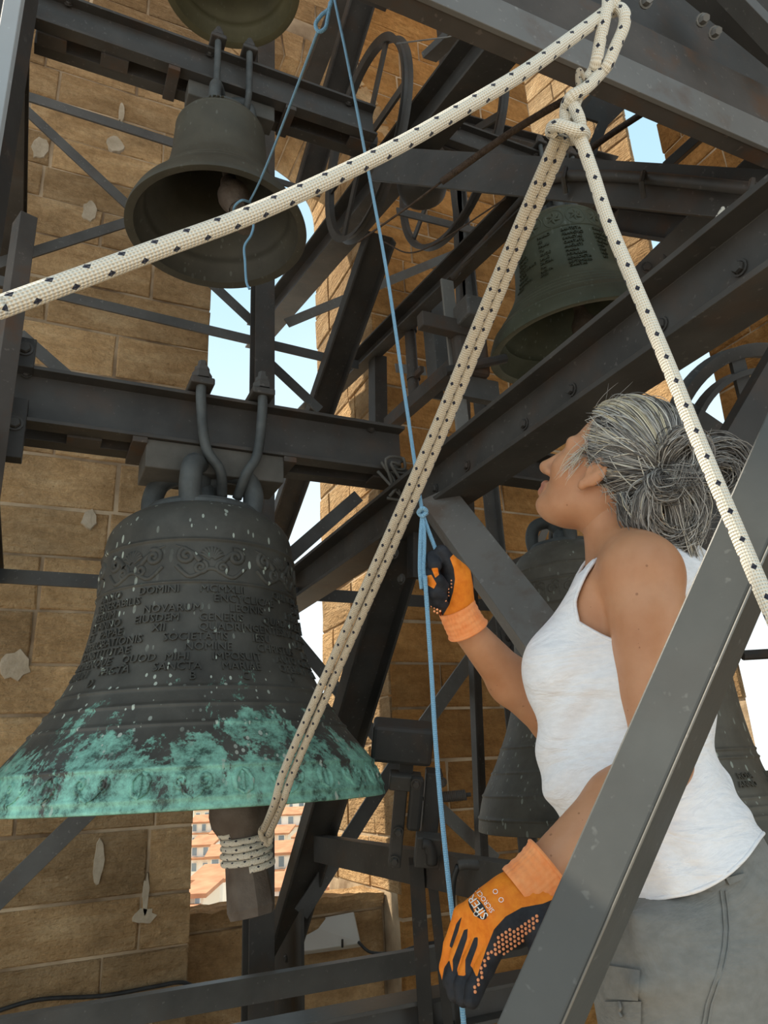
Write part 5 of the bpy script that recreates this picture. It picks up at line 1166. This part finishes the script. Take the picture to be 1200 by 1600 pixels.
def glove_obj(f, black, name, label, it=2):
    P, Fq = f.mesh(); P = relax(P, Fq, it, .5); n = vnorm(P, Fq); u, v, d = PX(P); c = black(u, v, n, P); o = npmesh(name, P, Fq, M['glove'], woman); o['label'] = label
    a_ = o.data.attributes.new('coat', 'FLOAT', 'POINT'); a_.data.foreach_set('value', np.clip(c, 0, 1).astype(np.float32)); return o, bvh(P, Fq)
sg = lambda s_: np.clip(.5+s_/5.0, 0, 1)                   # soft edge two pixels wide
# near hand, hanging
c0 = at(780, 1440, .95); gf = Field(c0-.19, c0+.19, .0024)
gf.cone(at(828, 1384, .967), at(778, 1425, .952), .029, .034, 0); gf.cone(at(838, 1398, .955), at(802, 1446, .94), .026, .027, .015)
gf.cone(at(800, 1400, .965), at(745, 1432, .968), .024, .017, .015)
KN = [(724, 1430, .978), (741, 1446, .962), (759, 1458, .946), (779, 1468, .930)]
for k_ in KN: gf.cone(at(795, 1408, .955), at(*k_), .024, .0135, .012)
FG = [[(707, 1478, .977), (700, 1512, .970), (704, 1535, .962)], [(718, 1492, .957), (707, 1530, .948), (711, 1553, .94)], [(738, 1503, .938), (723, 1540, .928), (724, 1560, .92)], [(758, 1512, .920), (742, 1545, .911), (737, 1562, .904)]]
for k_, fg in zip(KN, FG): chain(gf, [k_]+fg, [.0135, .0122, .0115, .0105], .003)
chain(gf, [(832, 1425, .935), (850, 1452, .918), (842, 1485, .908)], [.018, .0155, .012], .012)
BL = [(872, 1402), (848, 1412), (815, 1418), (790, 1432), (772, 1452), (760, 1482), (750, 1512), (745, 1528), (738, 1512), (731, 1505), (727, 1525), (716, 1524), (711, 1500), (707, 1520), (702, 1500), (694, 1512), (680, 1590), (900, 1620), (920, 1400)]
SL = [[(722, 1431), (713, 1443), (702, 1478), (706, 1482), (716, 1455)], [(731, 1451), (725, 1453), (707, 1500), (709, 1530), (719, 1500), (730, 1466)], [(747, 1464), (741, 1465), (727, 1500), (727, 1525), (735, 1508), (746, 1478)]]
def blk1(u, v, n, P):
    s_ = inpoly(u, v, BL)
    for q in SL: s_ = np.maximum(s_, inpoly(u, v, q))
    return np.maximum(sg(s_), np.clip((n@FW-.35)*3, 0, 1))
gl1, tree1 = glove_obj(gf, blk1, 'glove', 'orange glove with black fingertips hanging low')
cuff('glove_cuff', [(858, 1352, .972), (838, 1372, .968), (812, 1394, .962)], [.0375, .0352, .0345], gl1)
def drape(vs, fs, name, mt, par, tree, th=.0008, lift=.0006):
    out = []
    for x, y, z in vs: out.append(on_tr(x, y, lift+(th if z > 0 else 0), tree))
    me = bpy.data.meshes.new(name); me.from_pydata([tuple(p) for p in out], [], fs); me.materials.append(mt); o = bpy.data.objects.new(name, me); COL.objects.link(o); setpar(o, par); return o
def drape_text(s, p, d, hgt, mt, par, tree, lift, wsc=1.0):
    vs, fs = text_mesh(s, 1.0, .1); d = unit(d); up = V(d[1], -d[0]); xs = vs[:, 0]; w = xs.max()
    q = [(p[0]+d[0]*x*hgt*wsc+up[0]*y*hgt, p[1]+d[1]*x*hgt*wsc+up[1]*y*hgt, z) for x, y, z in vs]; o = drape(q, fs, 'glove_print', mt, par, tree, .0005, lift); o['kind'] = 'stuff'; return o
M['print'] = mat('white_print', (.80, .78, .74), (.85, .83, .8), 30, .7)
dn_ = V(-17.5, -24.7); un_ = unit(dn_); upn = V(un_[1], -un_[0])
ov = [(752+10*math.cos(t)*upn[0]+21*math.sin(t)*un_[0]+upn[0]*7, 1415+10*math.cos(t)*upn[1]+21*math.sin(t)*un_[1]+upn[1]*7, 1) for t in np.linspace(0, 2*math.pi, 29)[:-1]]
ov2 = [(752+upn[0]*7, 1415+upn[1]*7, 1)]+ov
drape(ov2, [(0, i, i % 28+1) for i in range(1, 29)], 'logo_oval', M['rubber'], gl1, tree1, .0003, .0005)
drape_text('SIFER', (764, 1431), dn_, 18.5, M['print'], gl1, tree1, .0012, 1.0)
drape_text('SICROCK', (773, 1423), dn_, 11, M['print'], gl1, tree1, .0008, .95)
for (x, y) in ((783, 1406), (774, 1393), (744, 1428)):
    vs = []; n = 20
    for r_ in (3.0, 4.0): vs += [(x+r_*math.cos(2*math.pi*k/n), y+r_*math.sin(2*math.pi*k/n), 1) for k in range(n)]
    drape(vs, [(k, (k+1) % n, n+(k+1) % n, n+k) for k in range(n)], 'glove_print', M['print'], gl1, tree1, .0004, .0008)['kind'] = 'stuff'
def dots(polys, pitch, r, name, par, tree, ang=0):
    mb = MB(); ca, sa = math.cos(ang), math.sin(ang)
    for poly in polys:
        cx_, cy_ = np.mean(poly, 0); k = 30
        for i in range(-k, k):
            for j in range(-k, k):
                x = cx_+pitch*(i+.5*(j % 2))*ca-pitch*.88*j*sa; y = cy_+pitch*(i+.5*(j % 2))*sa+pitch*.88*j*ca
                if inpoly(np.array([x]), np.array([y]), poly)[0] > 0: mb.ball(on_tr(x, y, .0002, tree), r, 8)
    o = mb.build(name, M['dots'], par, smooth=True); o['kind'] = 'stuff'; return o
dots([[(764, 1488), (781, 1456), (812, 1446), (838, 1428), (844, 1440), (822, 1466), (793, 1489), (776, 1492)], [(763, 1484), (769, 1490), (742, 1555), (736, 1550)]], 7.2, .0021, 'grip_dots', gl1, tree1, -.6)
# far hand, closed on the cord
c0 = at(695, 915, 1.28); gf = Field(c0-.12, c0+.12, .0022)
gf.cone(at(718, 962, 1.295), at(709, 905, 1.292), .029, .032, 0); gf.cone(at(709, 905, 1.292), at(703, 885, 1.29), .030, .018, .012)
chain(gf, [(708, 905, 1.275), (703, 882, 1.27), (690, 862, 1.268)], [.017, .0145, .0125], .008)
chain(gf, [(706, 900, 1.30), (690, 880, 1.295), (676, 872, 1.27), (680, 884, 1.25)], [.015, .0135, .0125, .0115], .004)
chain(gf, [(708, 910, 1.30), (684, 898, 1.295), (671, 896, 1.265), (684, 908, 1.246), (692, 916, 1.25)], [.015, .0135, .0125, .012, .011], .004)
chain(gf, [(710, 926, 1.30), (684, 918, 1.295), (669, 914, 1.265), (680, 926, 1.246), (690, 932, 1.25)], [.015, .0135, .0125, .012, .011], .004)
chain(gf, [(712, 940, 1.30), (688, 938, 1.295), (673, 934, 1.268), (683, 941, 1.252), (692, 944, 1.258)], [.014, .0125, .0115, .011, .010], .004)
def blk2(u, v, n, P):
    o_ = inpoly(u, v, [(703, 872), (709, 888), (711, 905), (708, 925), (702, 945), (690, 965), (715, 985), (745, 950), (735, 890), (712, 862)])
    for q in ([(674, 888), (684, 887), (686, 898), (680, 903)], [(666, 900), (674, 898), (682, 912), (678, 920), (668, 914)]): o_ = np.maximum(o_, inpoly(u, v, q))
    return 1-sg(o_)
gl2, tree2 = glove_obj(gf, blk2, 'glove', 'orange glove with black palm gripping the blue cord')
cuff('glove_cuff', [(731, 984, 1.30), (722, 968, 1.298), (713, 948, 1.294)], [.036, .0345, .0335], gl2)
dots([[(672, 944), (690, 952), (704, 930), (709, 900), (703, 905), (696, 940), (686, 962), (676, 958)]], 5.2, .0016, 'grip_dots', gl2, tree2, .5)
# ================================================================== hair
def hair_mat():
    m = bpy.data.materials.new('grey_streaked_hair'); m.use_nodes = True; N, L, b = nodes(m); a_ = N.new('ShaderNodeAttribute'); a_.attribute_name = 'tone'
    r = ramp(N, [(0, (.055, .048, .042)), (.35, (.16, .145, .13)), (.65, (.40, .375, .34)), (.85, (.66, .63, .57)), (1, (.72, .63, .44))]); L.new(a_.outputs['Fac'], r.inputs[0]); L.new(r.outputs[0], b.inputs['Base Color'])
    b.inputs['Roughness'].default_value = .42; b.inputs['Specular IOR Level'].default_value = .5; return m
M['hair'] = hair_mat(); rng = np.random.default_rng(4)
SKC, SKR = V(-.018, 0, .044), V(.100, .077, .094)
def sk_pt(dirs, mul): return H0+HS_*((SKC+dirs*SKR*np.asarray(mul)[..., None])@HA)     # unit dirs in head space -> world
def hairline(z): return np.interp(z, [-.09, -.05, -.028, -.005, .02, .06, .09, .13], [-.075, -.045, -.02, .016, .034, .050, .060, .06])
def strands(paths, tones, r, name, parent, seg=3):            # paths (n, m, 3)
    n, m_, _ = paths.shape; t = np.gradient(paths, axis=1); t /= np.maximum(np.linalg.norm(t, axis=2, keepdims=True), 1e-9)
    ref = rng.normal(size=(n, 1, 3)); e = np.cross(t, ref); e /= np.maximum(np.linalg.norm(e, axis=2, keepdims=True), 1e-9); g = np.cross(t, e)
    rad_ = r*np.interp(np.linspace(0, 1, m_), [0, .15, .8, 1], [.6, 1, .9, .3])[None, :, None]*rng.uniform(.7, 1.3, (n, 1, 1))
    vs = np.stack([paths+(e*math.cos(a_)+g*math.sin(a_))*rad_ for a_ in [2*math.pi*k/seg for k in range(seg)]], 2)       # n,m,seg,3
    base = (np.arange(n)*m_*seg)[:, None, None]; i = np.arange(m_-1)[None, :, None]*seg; k = np.arange(seg)[None, None, :]; k2 = (k+1) % seg
    fs = np.stack([base+i+k, base+i+k2, base+i+seg+k2, base+i+seg+k], -1).reshape(-1, 4); vs = vs.reshape(-1, 3)
    me = bpy.data.meshes.new(name); me.vertices.add(len(vs)); me.vertices.foreach_set('co', vs.astype(np.float32).ravel()); me.loops.add(fs.size); me.loops.foreach_set('vertex_index', fs.astype(np.int32).ravel())
    me.polygons.add(len(fs)); me.polygons.foreach_set('loop_start', np.arange(0, fs.size, 4, dtype=np.int32)); me.polygons.foreach_set('use_smooth', np.ones(len(fs), bool)); me.update(calc_edges=True)
    a_ = me.attributes.new('tone', 'FLOAT', 'POINT'); a_.data.foreach_set('value', np.repeat(tones, m_*seg).astype(np.float32)); me.materials.append(M['hair'])
    o = bpy.data.objects.new(name, me); COL.objects.link(o); setpar(o, parent); o['kind'] = 'stuff'; return o
# gather point at the back of the head
cand = rng.normal(size=(6000, 3)); cand /= np.linalg.norm(cand, axis=1)[:, None]; cw_ = sk_pt(cand, np.full(6000, 1.08)); uu, vv, dd_ = PX(cw_)
nrm_ = (cand/SKR)@HA; sc_ = np.hypot(uu-1034, vv-738)+np.where(np.einsum('ij,ij->i', nrm_, cw_-CP) > .2*np.linalg.norm(nrm_, axis=1), 200, 0); GD = cand[np.argmin(sc_)]; GW = sk_pt(GD[None], np.array([1.1]))[0]; GDP = PX(GW[None])[2][0]
roots = rng.normal(size=(14000, 3)); roots /= np.linalg.norm(roots, axis=1)[:, None]; rl_ = SKC+roots*SKR
ok = (rl_[:, 0] < hairline(rl_[:, 2])) & (rl_[:, 2] > -.062); roots = roots[ok][:3600]; rl_ = SKC+roots*SKR; n = len(roots); m_ = 16
tt = np.linspace(0, 1, m_); cosw = np.clip(roots@GD, -.999, .999); w = np.arccos(cosw)
S = (np.sin((1-tt)[None]*w[:, None])[..., None]*roots[:, None]+np.sin(tt[None]*w[:, None])[..., None]*GD[None, None])/np.sin(w)[:, None, None]
S += .05*np.sin(tt*math.pi)[None, :, None]*np.sin(roots[:, None, :]*9+V(0, 1, 2)); S /= np.linalg.norm(S, axis=2, keepdims=True)
lift = 1.03+rng.uniform(.0, .10, n)[:, None]+(.10*np.clip(roots[:, 2], 0, 1)*rng.uniform(.5, 1, n))[:, None]+.05*np.sin(tt*math.pi)[None]*(.4+.6*rng.random(n))[:, None]+.03*np.sin(rl_[:, 1]*90)[:, None]*np.sin(tt*math.pi)[None]
paths = sk_pt(S.reshape(-1, 3), lift.reshape(-1)).reshape(n, m_, 3)
ga = unit(np.cross(GD, V(0, 0, 1))); gb_ = np.cross(GD, ga); phi = np.arctan2(roots@gb_, roots@ga)+.12*np.sin(w*5)
kn_ = np.random.default_rng(9).random(64); tl = np.interp((phi+math.pi)/(2*math.pi)*63, np.arange(64), kn_); tl = np.clip((tl-.5)*1.7+.5, 0, 1)
frontw = np.clip((rl_[:, 0]+.02)*9, 0, .5)
tones = np.clip(.10+.66*tl+.15*rng.normal(size=n)+frontw*.6, 0, 1)
ns = 420; pk = rng.integers(0, n, ns); S2 = S[pk]+.16*np.sin(tt*math.pi)[None, :, None]*rng.normal(size=(ns, 1, 3)); S2 /= np.linalg.norm(S2, axis=2, keepdims=True)
l2 = lift[pk]+.09*np.sin(tt*math.pi)[None]*rng.random(ns)[:, None]+.03; p2_ = sk_pt(S2.reshape(-1, 3), l2.reshape(-1)).reshape(ns, m_, 3)
hr = strands(np.concatenate([paths, p2_]), np.concatenate([tones, rng.uniform(.3, 1, ns)]), .00105, 'hair', woman); hr['label'] = 'grey and white streaked hair tied in a messy bun'
# scalp cover under the strands
cap = Field(H0-.17, H0+.17, .004); cap.ell(H0+HS_*(SKC@HA), SKR*1.045*HS_, HA, 0); Pc, Fc = cap.mesh(); ql = ((Pc-H0)@HA.T)/HS_
Pq, Fq_, _l = clip(Pc, Fc, np.maximum((ql[:, 0]-hairline(ql[:, 2])+.006), -.068-ql[:, 2])*1000)
co = npmesh('scalp_hair', Pq, Fq_, M['hair'], hr); a_ = co.data.attributes.new('tone', 'FLOAT', 'POINT'); a_.data.foreach_set('value', np.full(len(Pq), .22, np.float32))
# the bun: loops and loose ends
G3 = lambda *p: [at(x, y, GDP+dz) for x, y, dz in p]
GUIDE = [(G3((1034, 738, 0), (1046, 700, -.02), (1072, 682, -.02), (1090, 705, -.01), (1080, 745, -.02), (1046, 748, -.03)), 200, .017, .45),
         (G3((1036, 738, 0), (1075, 712, .0), (1115, 694, .01), (1148, 702, .01), (1166, 730, .01), (1170, 758, .01)), 190, .012, .35),
         (G3((1036, 740, 0), (1078, 738, -.01), (1118, 720, .0), (1146, 728, .0), (1148, 752, 0), (1126, 772, 0)), 170, .013, .35),
         (G3((1038, 744, 0), (1085, 760, .0), (1130, 764, .01), (1152, 745, .02), (1140, 712, .02), (1112, 704, .02)), 120, .011, .3),
         (G3((1034, 740, 0), (1012, 775, -.02), (1008, 815, -.02), (1035, 842, -.01), (1070, 835, -.01), (1082, 790, -.01), (1058, 752, -.02)), 330, .020, .5),
         (G3((1040, 742, -.01), (1052, 785, -.02), (1062, 830, -.02), (1074, 870, -.01), (1082, 905, 0)), 150, .012, .65),
         (G3((970, 775, .01), (985, 812, .0), (1015, 838, -.01), (1050, 845, -.01), (1080, 825, -.01)), 200, .014, .4),
         (G3((1034, 736, 0), (1020, 752, -.03), (1030, 772, -.035), (1058, 765, -.03), (1070, 735, -.03)), 160, .012, .4)]
pa, to = [], []
for gd, cnt, sp, tb in GUIDE:
    C0 = np.array(spline(gd, 6)); C0 = np.stack([np.interp(np.linspace(0, 1, 18), np.linspace(0, 1, len(C0)), C0[:, i]) for i in range(3)], 1)
    wv = np.interp(np.linspace(0, 1, 18), [0, .2, .8, 1], [.25, .9, 1.1, 1.3])[None, :, None]
    off = rng.normal(size=(cnt, 1, 3))*sp*.55*wv+rng.normal(size=(cnt, 1, 3))*.003; off = off+np.cumsum(rng.normal(size=(cnt, 18, 3))*.0007, 1)
    pa.append(C0[None]+off); to.append(np.clip(tb+.22*rng.normal(size=cnt), 0, 1))
pa = np.concatenate(pa); to = np.concatenate(to); bn = strands(pa, to, .0010, 'hair_bun', hr)
# flyaway wisps at the hairline and round the bun
fw_, tf_ = [], []
fr = roots[(rl_[:, 0] > hairline(rl_[:, 2])-.035)]; fr = fr[rng.integers(0, len(fr), 420)]
for d0 in fr:
    p = sk_pt(d0[None], np.array([1.13]))[0]; out = unit((d0/SKR)@HA); dv = unit(out*rng.uniform(.15, .6)-hf*1.0+rng.normal(size=3)*.25); ln = rng.uniform(.015, .05); cv = rng.normal(size=3)*.012
    fw_.append([p+dv*ln*t+cv*t*t for t in np.linspace(0, 1, 8)]); tf_.append(rng.uniform(.5, 1))
for _ in range(48):                                    # soft strands over the temple in front of the ear
    p0 = hd(rng.uniform(.020, .045), .060+rng.uniform(-.004, .006), rng.uniform(.0, .05)); p1 = hd(rng.uniform(.02, .055), .074+rng.uniform(0, .008), rng.uniform(-.055, .0))
    mid_ = (p0+p1)/2+hl*.012+rng.normal(size=3)*.005; fw_.append([p0*(1-t)**2+2*mid_*t*(1-t)+p1*t*t for t in np.linspace(0, 1, 8)]); tf_.append(rng.uniform(.75, 1))
for _ in range(110):
    p = at(rng.uniform(1045, 1165), rng.uniform(690, 860), GDP); dv = unit(CR*rng.uniform(-.2, 1)+CU*rng.normal()*.8+rng.normal(size=3)*.3); ln = rng.uniform(.015, .045); cv = rng.normal(size=3)*.02
    fw_.append([p+dv*ln*t+cv*t*t for t in np.linspace(0, 1, 8)]); tf_.append(rng.uniform(.2, .8))
strands(np.array(fw_), np.array(tf_), .00042, 'hair_wisps', hr)
